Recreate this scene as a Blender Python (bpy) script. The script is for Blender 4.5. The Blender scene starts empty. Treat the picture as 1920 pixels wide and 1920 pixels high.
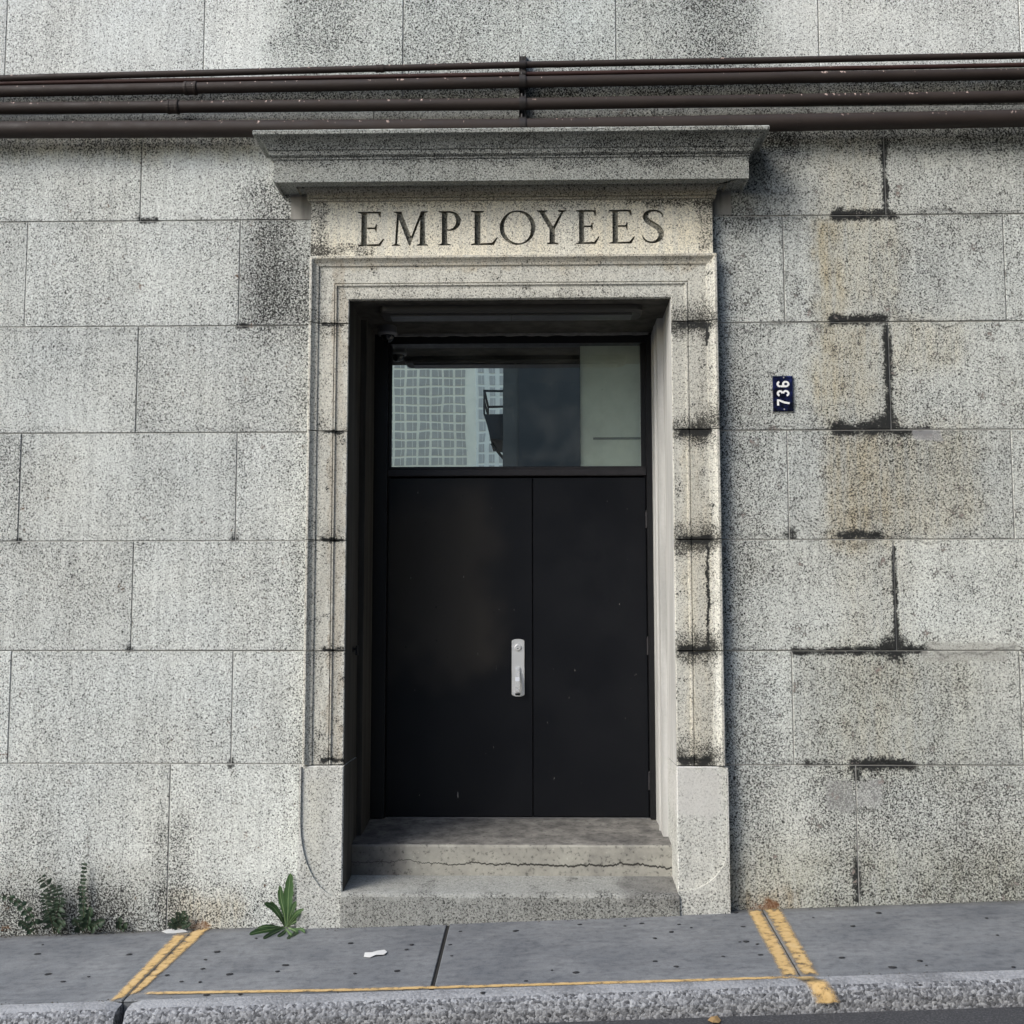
import bpy, bmesh, math, random
from mathutils import Vector, Matrix, noise as mnoise
from mathutils.geometry import tessellate_polygon
random.seed(7)
R = math.radians
C = bpy.context.scene.collection
SC = bpy.context.scene

# ------------------------------------------------------------------ camera, sky, sun, exposure
EYE = Vector((0.0, -6.76, 1.58))
FPX = 2300.0
PITCH, YAW, ROLL = R(5.475), R(-1.3167), R(-0.03)
_f = Vector((math.sin(YAW) * math.cos(PITCH), math.cos(YAW) * math.cos(PITCH), math.sin(PITCH)))
_r = Vector((math.cos(YAW), -math.sin(YAW), 0))
_u = _r.cross(_f)
RIGHT = _r * math.cos(ROLL) + _u * math.sin(ROLL)
UP = _u * math.cos(ROLL) - _r * math.sin(ROLL)
FWD = _f
cam = bpy.data.cameras.new('camera')
camo = bpy.data.objects.new('camera', cam)
C.objects.link(camo)
m = Matrix((RIGHT, UP, -FWD)).transposed().to_4x4()
m.translation = EYE
camo.matrix_world = m
cam.sensor_width = 36
cam.lens = 36 * FPX / 1920
cam.clip_end = 3000
SC.camera = camo

SUN_EL, SUN_AZ = R(38), R(-52)      # azimuth measured from the street side (-y), negative = to the left
world = bpy.data.worlds.new('World')
SC.world = world
world.use_nodes = True
wn = world.node_tree
bg = wn.nodes['Background']
sky = wn.nodes.new('ShaderNodeTexSky')
sky.sky_type = 'NISHITA'
sky.sun_disc = False
sky.sun_elevation = SUN_EL
sdir = Vector((math.sin(SUN_AZ) * math.cos(SUN_EL), -math.cos(SUN_AZ) * math.cos(SUN_EL), math.sin(SUN_EL)))
sky.sun_rotation = math.atan2(sdir.x, sdir.y)
sky.dust_density = 1.5
sky.air_density = 1.0
sky.ozone_density = 0.6
wn.links.new(sky.outputs[0], bg.inputs[0])
bg.inputs[1].default_value = 0.15
sl = bpy.data.lights.new('sun', 'SUN')
sl.energy = 1.15
sl.angle = R(28)
sl.color = (1.0, 0.985, 0.93)
so = bpy.data.objects.new('sun', sl)
C.objects.link(so)
so.rotation_euler = sdir.to_track_quat('Z', 'Y').to_euler()
so.location = (-6, -8, 9)
SC.view_settings.view_transform = 'Standard'
SC.view_settings.look = 'None'
SC.view_settings.gamma = 1
SC.view_settings.use_curve_mapping = False
SC.view_settings.exposure = 1.05

# ------------------------------------------------------------------ measuring helpers (photo pixel -> point on a plane of the place)
def ray(px, py):
    return RIGHT * ((px - 960) / FPX) + UP * ((960 - py) / FPX) + FWD

def W(px, py, y=0.0):
    """point on the vertical plane at depth y"""
    d = ray(px, py)
    return EYE + d * ((y - EYE.y) / d.y)

def X(px, py, y=0.0): return W(px, py, y).x
def Z(px, py, y=0.0): return W(px, py, y).z

_a, _b = W(0, 1755), W(1920, 1687)
GB = (_b.z - _a.z) / (_b.x - _a.x)
GA = _a.z - GB * _a.x
GC = 0.02
def gz(x, y): return GA + GB * x + GC * y
def G(px, py, dz=0.0):
    """point on the sloping pavement"""
    d = ray(px, py)
    # z = GA+GB x+GC y + dz
    t = (GA + dz + GB * EYE.x + GC * EYE.y - EYE.z) / (d.z - GB * d.x - GC * d.y)
    return EYE + d * t

# ------------------------------------------------------------------ object helpers
ORG = {}
def thing(name, label, cat, loc=(0, 0, 0), group=None):
    o = bpy.data.objects.new(name, None)
    o.empty_display_size = 0.1
    C.objects.link(o)
    o.location = loc
    o['label'] = label
    o['category'] = cat
    if group: o['group'] = group
    ORG[o.name] = Vector(loc)
    return o

def link(name, me, parent=None, mats=None):
    o = bpy.data.objects.new(name, me)
    C.objects.link(o)
    if parent is not None:
        o.parent = parent
        ORG[o.name] = ORG[parent.name]
    else:
        ORG[o.name] = Vector((0, 0, 0))
    return o

def mesh(name, verts, faces, mat, parent=None, smooth=False):
    org = ORG[parent.name] if parent is not None else Vector((0, 0, 0))
    me = bpy.data.meshes.new(name)
    me.from_pydata([tuple(Vector(v) - org) for v in verts], [], faces)
    bm = bmesh.new(); bm.from_mesh(me)
    bmesh.ops.recalc_face_normals(bm, faces=bm.faces)
    bm.to_mesh(me); bm.free()
    if mat: me.materials.append(mat)
    if smooth: me.polygons.foreach_set('use_smooth', [True] * len(me.polygons))
    return link(name, me, parent)

class MB:
    def __init__(s): s.v = []; s.f = []
    def add(s, v, f):
        n = len(s.v); s.v += [Vector(p) for p in v]; s.f += [tuple(i + n for i in q) for q in f]
    def box(s, x0, x1, y0, y1, z0, z1):
        s.add([(x0, y0, z0), (x1, y0, z0), (x1, y1, z0), (x0, y1, z0), (x0, y0, z1), (x1, y0, z1), (x1, y1, z1), (x0, y1, z1)],
              [(0, 1, 2, 3), (4, 5, 6, 7), (0, 1, 5, 4), (1, 2, 6, 5), (2, 3, 7, 6), (3, 0, 4, 7)])
    def tube(s, a, b, r, n=14, cap=True, r2=None):
        a, b = Vector(a), Vector(b); d = (b - a).normalized()
        u = d.orthogonal().normalized(); w = d.cross(u)
        r2 = r if r2 is None else r2
        v = [a + (u * math.cos(2 * math.pi * i / n) + w * math.sin(2 * math.pi * i / n)) * r for i in range(n)]
        v += [b + (u * math.cos(2 * math.pi * i / n) + w * math.sin(2 * math.pi * i / n)) * r2 for i in range(n)]
        f = [(i, (i + 1) % n, n + (i + 1) % n, n + i) for i in range(n)]
        if cap: f += [tuple(range(n)), tuple(range(n, 2 * n))]
        s.add(v, f)
    def lathe(s, prof, c, axis, n=20):
        """prof: (radius, distance along axis)"""
        c = Vector(c); d = Vector(axis).normalized(); u = d.orthogonal().normalized(); w = d.cross(u)
        v = []
        for r, h in prof:
            for i in range(n):
                a = 2 * math.pi * i / n
                v.append(c + d * h + (u * math.cos(a) + w * math.sin(a)) * r)
        f = []
        for k in range(len(prof) - 1):
            for i in range(n):
                f.append((k * n + i, k * n + (i + 1) % n, (k + 1) * n + (i + 1) % n, (k + 1) * n + i))
        f += [tuple(range(n)), tuple(range((len(prof) - 1) * n, len(prof) * n))]
        s.add(v, f)
    def cbox(s, x0, x1, y0, y1, z0, z1, c):
        """box whose front (y0) edges are chamfered"""
        v = [(x0, y1, z0), (x1, y1, z0), (x1, y1, z1), (x0, y1, z1),
             (x0, y0 + c, z0), (x1, y0 + c, z0), (x1, y0 + c, z1), (x0, y0 + c, z1),
             (x0 + c, y0, z0 + c), (x1 - c, y0, z0 + c), (x1 - c, y0, z1 - c), (x0 + c, y0, z1 - c)]
        f = [(0, 1, 2, 3), (8, 9, 10, 11)]
        for i in range(4):
            j = (i + 1) % 4
            f += [(i, j, 4 + j, 4 + i), (4 + i, 4 + j, 8 + j, 8 + i)]
        s.add(v, f)
    def sweep(s, sections, closed=False, caps=True):
        n = len(sections[0]); base = len(s.v)
        for sec in sections: s.v += [Vector(p) for p in sec]
        for k in range(len(sections) - 1):
            for i in range(n - (0 if closed else 1)):
                j = (i + 1) % n
                s.f.append((base + k * n + i, base + k * n + j, base + (k + 1) * n + j, base + (k + 1) * n + i))
        if caps:
            s.f.append(tuple(base + i for i in range(n)))
            s.f.append(tuple(base + (len(sections) - 1) * n + i for i in range(n)))
    def build(s, name, mat, parent=None, smooth=False):
        return mesh(name, s.v, s.f, mat, parent, smooth)

# ------------------------------------------------------------------ material helpers
class NT:
    def __init__(s, name):
        s.mat = bpy.data.materials.new(name); s.mat.use_nodes = True
        s.t = s.mat.node_tree; s.t.nodes.clear()
        s.out = s.n('ShaderNodeOutputMaterial')
        s._pos = None
    def n(s, kind, **kw):
        nd = s.t.nodes.new(kind)
        for k, v in kw.items(): setattr(nd, k, v)
        return nd
    def l(s, a, b): s.t.links.new(a, b)
    def setin(s, nd, key, v):
        if hasattr(v, 'is_output') or isinstance(v, bpy.types.NodeSocket): s.l(v, nd.inputs[key])
        else: nd.inputs[key].default_value = v
    @property
    def pos(s):
        if s._pos is None: s._pos = s.n('ShaderNodeNewGeometry').outputs['Position']
        return s._pos
    def noise(s, scale, detail=2, rough=0.5, vec=None, out='Fac', dist=0.0):
        nd = s.n('ShaderNodeTexNoise')
        s.l(vec if vec is not None else s.pos, nd.inputs['Vector'])
        nd.inputs['Scale'].default_value = scale; nd.inputs['Detail'].default_value = detail
        nd.inputs['Roughness'].default_value = rough; nd.inputs['Distortion'].default_value = dist
        return nd.outputs[out]
    def math(s, op, a, b=0.0, c=None, clamp=False):
        nd = s.n('ShaderNodeMath', operation=op, use_clamp=clamp)
        s.setin(nd, 0, a); s.setin(nd, 1, b)
        if c is not None: s.setin(nd, 2, c)
        return nd.outputs[0]
    def vmath(s, op, a, b=None, scale=None):
        nd = s.n('ShaderNodeVectorMath', operation=op)
        s.setin(nd, 0, a)
        if b is not None: s.setin(nd, 1, b)
        if scale is not None: s.setin(nd, 'Scale', scale)
        return nd.outputs['Value'] if op == 'LENGTH' else nd.outputs['Vector']
    def ramp(s, fac, stops, interp='LINEAR'):
        nd = s.n('ShaderNodeValToRGB'); cr = nd.color_ramp; cr.interpolation = interp
        while len(cr.elements) < len(stops): cr.elements.new(0.5)
        for e, (p, c) in zip(cr.elements, stops):
            e.position = p
            e.color = (*c, 1) if len(c) == 3 else c
        s.l(fac, nd.inputs[0])
        return nd.outputs[0]
    def map(s, v, a, b, c=0.0, d=1.0, smooth=True):
        nd = s.n('ShaderNodeMapRange'); nd.interpolation_type = 'SMOOTHSTEP' if smooth else 'LINEAR'
        s.setin(nd, 'Value', v)
        for k, q in (('From Min', a), ('From Max', b), ('To Min', c), ('To Max', d)): nd.inputs[k].default_value = q
        return nd.outputs[0]
    def mix(s, a, b, fac, blend='MIX'):
        nd = s.n('ShaderNodeMix', data_type='RGBA', blend_type=blend)
        s.setin(nd, 0, fac)
        for k, v in ((6, a), (7, b)):
            if isinstance(v, bpy.types.NodeSocket): s.l(v, nd.inputs[k])
            else: nd.inputs[k].default_value = (*v, 1) if len(v) == 3 else v
        return nd.outputs[2]
    def grey(s, v):
        nd = s.n('ShaderNodeCombineColor')
        for i in range(3): s.l(v, nd.inputs[i])
        return nd.outputs[0]
    def bump(s, h, strength=0.3, dist=0.003, normal=None):
        nd = s.n('ShaderNodeBump'); nd.inputs['Strength'].default_value = strength; nd.inputs['Distance'].default_value = dist
        s.l(h, nd.inputs['Height'])
        if normal is not None: s.l(normal, nd.inputs['Normal'])
        return nd.outputs[0]
    def bsdf(s, col, rough=0.8, normal=None, metal=0.0, spec=0.3):
        b = s.n('ShaderNodeBsdfPrincipled')
        if isinstance(col, bpy.types.NodeSocket): s.l(col, b.inputs['Base Color'])
        else: b.inputs['Base Color'].default_value = (*col, 1)
        s.setin(b, 'Roughness', rough); s.setin(b, 'Metallic', metal)
        b.inputs['Specular IOR Level'].default_value = spec
        if normal is not None: s.l(normal, b.inputs['Normal'])
        s.l(b.outputs[0], s.out.inputs[0])
        return b
    def box_mask(s, vec, x0, x1, z0, z1, soft):
        """1 inside the x/z rectangle, fading to 0 over `soft` metres"""
        c = ((x0 + x1) / 2, 0, (z0 + z1) / 2); h = (abs(x1 - x0) / 2, 1e4, abs(z1 - z0) / 2)
        v = s.vmath('SUBTRACT', vec, c)
        v = s.vmath('ABSOLUTE', v)
        v = s.vmath('SUBTRACT', v, h)
        v = s.vmath('MAXIMUM', v, (0, 0, 0))
        d = s.vmath('LENGTH', v)
        return s.map(d, 0.0, soft, 1.0, 0.0)
    def warped(s, scale, amp, detail=2):
        nz = s.noise(scale, detail, 0.6, out='Color')
        v = s.vmath('SUBTRACT', nz, (0.5, 0.5, 0.5))
        v = s.vmath('SCALE', v, scale=amp)
        return s.vmath('ADD', s.pos, v)

MOSS = (0.022, 0.023, 0.022)
BEIGE = (0.96, 0.885, 0.755)
GREY = (0.5, 0.51, 0.5)
def granite(name, tone=1.0, warm=(1, 1, 1), scale=128, cut=0.0, stains_shade=(), low=0.10, bump=0.35, soft=0.0, y=0.0, contrast=1.0):
    """speckled stone. stains: (kind, px0, py0, px1, py1, soft_px, strength, colour) in pixels of the photo on plane y"""
    t = NT(name)
    mp = t.n('ShaderNodeMapping'); mp.inputs['Rotation'].default_value = (0.73, 0.41, 1.13); t.l(t.pos, mp.inputs['Vector'])
    g = t.noise(scale * 0.92, 2.0, 0.65, vec=mp.outputs[0], dist=0.6)
    g2 = t.noise(scale * 2.1, 1.0, 0.5, vec=mp.outputs[0])
    lo = t.noise(1.7, 3, 0.55)
    lo2 = t.noise(9.0, 2, 0.5)
    f = t.math('ADD', t.math('MULTIPLY', g, 0.74), t.math('MULTIPLY', g2, 0.26))
    f = t.math('ADD', f, t.math('MULTIPLY', t.math('SUBTRACT', lo, 0.5), low * 1.35))
    f = t.math('ADD', f, t.math('MULTIPLY', t.math('SUBTRACT', lo2, 0.5), low * 0.22))
    wide = t.warped(5.0, 0.22, 3)
    fine = t.warped(16, 0.05, 4)
    smp = t.n('ShaderNodeMapping'); smp.inputs['Scale'].default_value = (26, 26, 1.3); t.l(t.pos, smp.inputs['Vector'])
    streak = t.noise(1.0, 3, 0.6, vec=smp.outputs[0])
    rag = t.math('SUBTRACT', t.noise(90, 3, 0.7, vec=mp.outputs[0]), 0.5)
    rag2 = t.math('SUBTRACT', t.noise(11, 4, 0.65, vec=mp.outputs[0]), 0.5)
    cols = []
    for st in stains_shade:
        kind, a, b, c, d, sp, k = st[:7]
        p, q = W(a, b, y), W(c, d, y)
        if kind == 'spk':          # more dark flecks (black crust in the pits; in some boxes painted shade)
            mk = t.box_mask(wide, min(p.x, q.x), max(p.x, q.x), min(p.z, q.z), max(p.z, q.z), sp / 340)
            f = t.math('SUBTRACT', f, t.math('MULTIPLY', mk, k * 0.72))
        else:
            x0, x1, z0, z1 = min(p.x, q.x), max(p.x, q.x), min(p.z, q.z), max(p.z, q.z)
            if kind == 'moss':       # a thin core along the joint; the ragged crust around it varies in width and tapers at its ends
                ss = (min(x1 - x0, z1 - z0) / 2 + sp / 340) * 1.5
                ex = min(ss * 0.7, (x1 - x0) / 2 - .001); ez = min(ss * 0.7, (z1 - z0) / 2 - .001)
                mk = t.box_mask(fine, x0 + ex, x1 - ex, z0 + ez, z1 - ez, ss)
                mk = t.math('ADD', mk, t.math('ADD', t.math('MULTIPLY', rag, 1.9), t.math('MULTIPLY', rag2, 1.7)))
                mk = t.map(mk, 0.20 + (1 - k) * 0.5, 0.86 + (1 - k) * 0.5); k = 1.0
            elif kind == 'mix':
                mk = t.box_mask(fine, x0, x1, z0, z1, sp * 2.0 / 340)
                mk = t.map(t.math('ADD', mk, t.math('ADD', t.math('MULTIPLY', rag, 0.9), t.math('MULTIPLY', rag2, 2.4))), 0.35, 0.85)
            else:
                mk = t.box_mask(wide, x0, x1, z0, z1, sp * 1.25 / 340)
                mk = t.math('MULTIPLY', mk, t.math('ADD', 0.8, t.math('MULTIPLY', rag2, 1.3)), clamp=True)
                if kind == 'mul' and len(st) > 7 and st[7][2] < st[7][0] - .03: mk = t.math('MULTIPLY', mk, t.map(streak, 0.30, 0.60, 0.35, 1.0))
            cols.append((kind, mk, k, st[7] if len(st) > 7 else None))
    rnd = t.n('ShaderNodeObjectInfo').outputs['Random']
    f = t.math('ADD', f, t.map(rnd, 0, 1, -cut - 0.011, -cut + 0.011, False))
    ct = lambda v: tuple(min(0.9, (0.40 + (v - 0.40) * contrast) * tone * w) for w in warm)
    if soft: ct = lambda v, s=soft: tuple((0.46 + (v - 0.46) * (1 - s)) * tone * w for w in warm)
    col = t.ramp(f, [(0.36, ct(0.02)), (0.412, ct(0.09)), (0.447, ct(0.42)), (0.53, ct(0.64)), (0.63, ct(0.80))])
    col = t.mix(col, t.grey(t.map(t.math('FRACT', t.math('MULTIPLY', rnd, 7.31)), 0, 1, 0.88, 1.04, False)), 1.0, 'MULTIPLY')
    col = t.mix(col, t.grey(t.map(streak, 0.3, 0.65, 0.84, 1.03)), 0.8, 'MULTIPLY')
    col = t.mix(col, t.mix((0.93, 0.985, 1.01), (1.02, 1.0, 0.92), t.noise(1.3, 2)), 0.8, 'MULTIPLY')
    for kind, mk, k, c in cols:
        if kind == 'moss': col = t.mix(col, MOSS, t.math('MULTIPLY', mk, k))
        elif kind == 'mix': col = t.mix(col, c, t.math('MULTIPLY', mk, k))
        else: col = t.mix(col, c, t.math('MULTIPLY', mk, k), 'MULTIPLY')
    t.bsdf(col, 0.85, t.bump(f, bump, 0.006), spec=0.25)
    return t.mat

def plain(name, col, rough=0.5, metal=0.0, var=0.15, scale=20, spec=0.4, bump=0.0, bscale=60):
    t = NT(name)
    n = t.noise(scale, 4, 0.6)
    c = t.mix(tuple(v * (1 - var) for v in col), tuple(min(1, v * (1 + var)) for v in col), n)
    nm = t.bump(t.noise(bscale, 3, 0.6), bump, 0.004) if bump else None
    t.bsdf(c, t.map(n, 0.2, 0.8, max(0.02, rough - 0.08), min(1, rough + 0.08)), nm, metal, spec)
    return t.mat

# ------------------------------------------------------------------ materials
M = {}
WL = [('spk', 500, 370, 530, 430, 60, 0.075), ('spk', 495, 500, 535, 570, 70, 0.075), ('spk', 485, 340, 550, 600, 80, 0.04),
      ('spk', -300, 250, 470, 268, 30, 0.10), ('mul', -300, 262, 470, 282, 26, 0.55, (0.86, 0.78, 0.58)),
      ('spk', 310, 1560, 325, 1760, 40, 0.06), ('spk', -200, 1700, 560, 1770, 90, 0.07), ('spk', -50, 1690, 230, 1770, 50, 0.06),
      ('mul', -200, 1660, 240, 1780, 60, 0.55, (0.62, 0.6, 0.56)),
      ('spk', 440, 820, 450, 1015, 30, 0.03), ('spk', 15, 820, 40, 1020, 30, 0.04), ('spk', 243, 1020, 252, 1220, 26, 0.03),
      ('moss', 255, 411, 300, 414, 6, 0.8), ('moss', 440, 609, 470, 612, 6, 0.8), ('moss', 30, 1010, 42, 1018, 6, 0.8),
      ('moss', 436, 1006, 446, 1016, 6, 0.8), ('moss', 238, 1212, 250, 1222, 6, 0.7), ('moss', 425, 1424, 438, 1434, 6, 0.7),
      ('mix', 364, 1738, 380, 1745, 12, 0.55, (0.26, 0.13, 0.055)), ('mul', 340, 1700, 430, 1745, 40, 0.5, (0.8, 0.66, 0.45)),
      ('spk', 570, 500, 577, 1440, 22, 0.03)]
for jy in (414.5, 611.5, 812.5, 1015, 1220, 1431.5):
    WL += [('mul', -100, jy, 560, jy + .5, 3, 0.35, (0.5, 0.5, 0.5))]
M['wall_left'] = granite('granite_wall_left', 1.0, (0.99, 1, 0.96), stains_shade=WL, cut=-0.006)
WT = [('spk', 560, -100, 1360, 122, 90, 0.055), ('spk', 560, -100, 620, 60, 90, 0.05), ('spk', 1330, -100, 1390, 122, 70, 0.06),
      ('mul', 560, -50, 1380, 130, 90, 0.45, (0.78, 0.83, 0.80)),
      ('spk', -400, 176, 2300, 245, 16, 0.10), ('mul', -400, 180, 2300, 192, 10, 0.5, (0.62, 0.58, 0.42)),  # between the pipes: grime with the pipes' shadows painted into the tone
      ('mul', -400, 215, 2300, 226, 10, 0.5, (0.62, 0.56, 0.42)), ('mul', -400, 160, 2300, 240, 20, 0.6, (0.55, 0.55, 0.53))]
M['wall_top'] = granite('granite_wall_top', 1.06, (0.99, 1, 0.975), stains_shade=WT, cut=-0.026)
WR = [('spk', 1370, 250, 1470, 400, 60, 0.07), ('spk', 1345, 420, 1440, 1720, 50, 0.045),  # darker flecks beside cornice and surround: partly stain, partly their shadow painted in
      ('mul', 1345, 420, 1372, 1720, 26, 0.5, (0.62, 0.68, 0.76)),  # bluish strip right of the surround: its shadow painted into the stone
      ('spk', 1440, 246, 2300, 262, 30, 0.10), ('mul', 1440, 262, 2300, 280, 30, 0.4, (0.84, 0.8, 0.68)),
      ('mul', 1560, 280, 1620, 390, 40, 0.6, BEIGE),
      ('mul', 1545, 420, 1668, 545, 40, 0.75, BEIGE), ('mul', 1540, 420, 1562, 590, 24, 0.7, (0.82, 0.7, 0.5)),
      ('mul', 1545, 620, 1610, 740, 40, 0.75, BEIGE), ('mul', 1542, 620, 1566, 790, 22, 0.5, (0.85, 0.74, 0.55)),
      ('mul', 1705, 620, 1790, 665, 40, 0.7, BEIGE), ('mul', 1570, 835, 1640, 1000, 40, 0.7, (0.9, 0.76, 0.55)),
      ('mul', 1700, 830, 1800, 960, 60, 0.8, BEIGE), ('spk', 1560, 830, 1700, 1005, 60, 0.018),
      ('spk', 1580, 1230, 1740, 1430, 90, 0.025), ('mul', 1590, 600, 1690, 1420, 40, 0.45, (0.84, 0.78, 0.68)), ('mul', 1560, 1260, 1800, 1420, 80, 0.5, (0.93, 0.9, 0.8)),
      ('spk', 1600, 1500, 2300, 1700, 110, 0.05), ('mul', 1370, 1630, 2300, 1720, 70, 0.7, (0.62, 0.6, 0.52)),
      ('moss', 1550, 399, 1690, 408, 9, 1.0), ('moss', 1556, 392, 1590, 405, 10, 0.9), ('moss', 1657, 330, 1663, 404, 6, 0.95),
      ('moss', 1652, 250, 1662, 340, 8, 0.6), ('moss', 1545, 594, 1672, 605, 8, 1.0), ('moss', 1659, 603, 1671, 806, 7, 1.0),
      ('moss', 1552, 796, 1690, 809, 10, 1.0), ('moss', 1640, 780, 1680, 806, 14, 0.95), ('moss', 1670, 805, 1750, 812, 8, 0.95),
      ('moss', 1562, 1000, 1662, 1009, 9, 1.0), ('moss', 1676, 1080, 1683, 1220, 6, 0.95), ('moss', 1673, 1020, 1680, 1100, 4, 0.8),
      ('moss', 1600, 1213, 1745, 1223, 8, 1.0), ('moss', 1655, 1198, 1700, 1232, 18, 0.95), ('moss', 1480, 1219, 1620, 1224, 8, 0.8),
      ('moss', 1500, 1427, 1560, 1436, 8, 0.6), ('moss', 1590, 1428, 1720, 1438, 8, 0.95), ('moss', 1602, 1440, 1611, 1470, 7, 0.9),
      ('moss', 1603, 1600, 1612, 1700, 8, 0.7), ('moss', 1474, 990, 1492, 1012, 8, 0.8), ('mul', 1468, 408, 1471, 600, 3, 0.6, (0.4, 0.4, 0.4)),
      ('mix', 1740, 1210, 1900, 1216, 6, 0.6, (0.36, 0.355, 0.32)), ('mix', 1730, 1224, 1880, 1234, 6, 0.6, (0.36, 0.355, 0.32)),
      ('mix', 1555, 1470, 1592, 1512, 10, 0.55, (0.28, 0.28, 0.27)), ('mix', 1612, 1470, 1645, 1502, 8, 0.5, (0.36, 0.36, 0.35)),
      ('mix', 1715, 810, 1760, 820, 6, 0.7, (0.32, 0.32, 0.32)),
      ('mix', 1420, 1699, 1448, 1706, 11, 0.75, (0.19, 0.085, 0.035)), ('mul', 1395, 1685, 1475, 1705, 26, 0.6, (0.7, 0.52, 0.36))]
for (ja, jb) in ((403.5, 401), (604.5, 602), (806, 804), (1011.5, 1010), (1220.5, 1219.5), (1435, 1436.5)):
    WR += [('mul', 1375, ja, 1900, jb, 3.5, 0.75, (0.42, 0.42, 0.42))]
M['wall_right'] = granite('granite_wall_right', 0.95, (0.99, 1, 0.95), stains_shade=WR, cut=0.0)
M['mortar'] = plain('mortar', (0.38, 0.375, 0.35), 0.95, var=0.35, scale=12, spec=0.1, bump=0.4)

SJ = []
for (yy, wl, wr) in ((609, .8, .85), (810, .55, 1.0), (1012, .95, 1.0), (1218, .75, .95), (1427, .9, .9)):
    SJ += [('moss', 600, yy - 2, 648, yy, 4.5, wl * 0.85), ('moss', 1270, yy - 3, 1338, yy - 1, 6.5, wr),
           ('spk', 600, yy - 8, 646, yy, 22, wl * 0.09), ('spk', 1268, yy - 18, 1342, yy, 36, wr * 0.14), ('mul', 1268, yy - 8, 1340, yy, 18, wr * .6, (.55, .55, .53)),
           ('moss', 1272, yy + 3, 1330, yy + 5, 3.5, wr * 0.8), ('spk', 1272, yy, 1330, yy + 14, 22, wr * 0.08)]
SJ += [('spk', 581, 500, 590, 1425, 5, 0.045), ('mul', 626, 500, 634, 1425, 4, 0.6, (0.62, 0.54, 0.46)),  # left ogee flecks: dirt and the slope's shade painted together
       ('spk', 1320, 500, 1329, 1425, 5, 0.05), ('moss', 1325, 612, 1327, 650, 3, .9), ('moss', 1327, 1018, 1329, 1215, 3, .7),
       ('mul', 1290, 815, 1322, 1420, 16, 0.5, (0.92, 0.85, 0.74)), ('mul', 596, 482, 1330, 496, 7, 0.55, (0.82, 0.72, 0.58)),  # brown streak under the frieze, the slope's shade painted in with it
       ('spk', 596, 476, 700, 486, 8, 0.06), ('spk', 1240, 474, 1345, 484, 8, 0.05), ('spk', 640, 550, 1260, 561, 12, 0.05),
       ('spk', 1262, 560, 1340, 607, 30, 0.06)]
SURR = (1.0, 0.965, 0.87)
M['surround'] = granite('granite_surround', 0.98, SURR, scale=125, cut=-0.035, stains_shade=SJ, y=-0.05, low=0.08, contrast=0.85)
FZ = [('spk', 580, 375, 612, 478, 20, 0.13), ('spk', 1315, 375, 1340, 470, 14, 0.12), ('spk', 580, 466, 700, 478, 10, 0.12),
      ('spk', 640, 376, 1300, 381, 8, 0.07), ('mul', 640, 385, 1000, 460, 60, 0.5, (1.0, 0.92, 0.78)), ('mul', 1120, 400, 1330, 460, 50, 0.5, (1.0, 0.9, 0.72)),
      ('spk', 1180, 372, 1336, 386, 10, 0.10)]
M['frieze'] = granite('granite_frieze', 1.18, (1.0, 0.955, 0.85), scale=125, cut=-0.045, stains_shade=FZ, y=-0.05, low=0.07, contrast=0.92)
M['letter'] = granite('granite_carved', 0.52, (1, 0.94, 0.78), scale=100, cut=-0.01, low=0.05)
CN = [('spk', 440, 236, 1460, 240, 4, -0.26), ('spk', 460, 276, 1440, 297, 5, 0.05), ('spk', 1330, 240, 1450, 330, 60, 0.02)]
M['cornice'] = granite('granite_cornice', 0.60, (0.985, 1.0, 0.94), scale=150, cut=0.008, stains_shade=CN, y=-0.24, bump=0.6)
M['bed'] = granite('granite_bed_mould_shaded', 0.66, (1, 0.93, 0.78), scale=130, cut=-0.015, low=0.06)  # brownish tone, with the shade under the corona put into it
BS = [('spk', 1270, 1625, 1372, 1715, 30, 0.06), ('spk', 553, 1640, 650, 1740, 40, 0.03), ('mix', 1290, 1455, 1330, 1510, 26, 0.7, (0.56, 0.55, 0.52)),
      ('spk', 1285, 1615, 1340, 1660, 22, -0.06), ('mul', 580, 1480, 600, 1640, 16, .5, (0.86, .84, .76)), ('moss', 1262, 1537, 1266, 1570, 2, .9)]
M['base'] = granite('granite_base', 0.90, (1, 0.985, 0.925), scale=115, cut=-0.03, stains_shade=BS, y=-0.06, low=0.06, contrast=0.85)
M['step_granite'] = granite('granite_step', 0.50, (1, 0.99, 0.93), scale=112, cut=-0.008, bump=0.8, contrast=0.8,
                            stains_shade=[('spk', 640, 1650, 1275, 1679, 6, -0.10), ('mul', 1190, 1645, 1290, 1672, 30, .8, (.35, .33, .34)), ('spk', 1000, 1690, 1280, 1720, 40, .05)], y=-0.09)

def reveal_mat(name, a, b, streak=0.5):
    t = NT(name)
    mp = t.n('ShaderNodeMapping'); mp.inputs['Scale'].default_value = (9, 9, 0.7); t.l(t.pos, mp.inputs['Vector'])
    n = t.noise(1.4, 4, 0.6, vec=mp.outputs[0]); n2 = t.noise(60, 3, 0.6)
    c = t.mix(a, b, t.map(n, 0.35, 0.65))
    c = t.mix(c, t.mix((.8, .8, .78), (1.1, 1.1, 1.1), n2), 0.6, 'MULTIPLY')
    t.bsdf(c, 0.8, t.bump(n2, 0.25, 0.003), spec=0.3)
    return t.mat
M['reveal'] = reveal_mat('reveal_plaster', (0.40, 0.395, 0.375), (0.56, 0.555, 0.53))
M['soffit'] = reveal_mat('soffit_stone', (0.045, 0.042, 0.036), (0.085, 0.08, 0.07))  # near-black: the left reveal's shade is put into this colour

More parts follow.
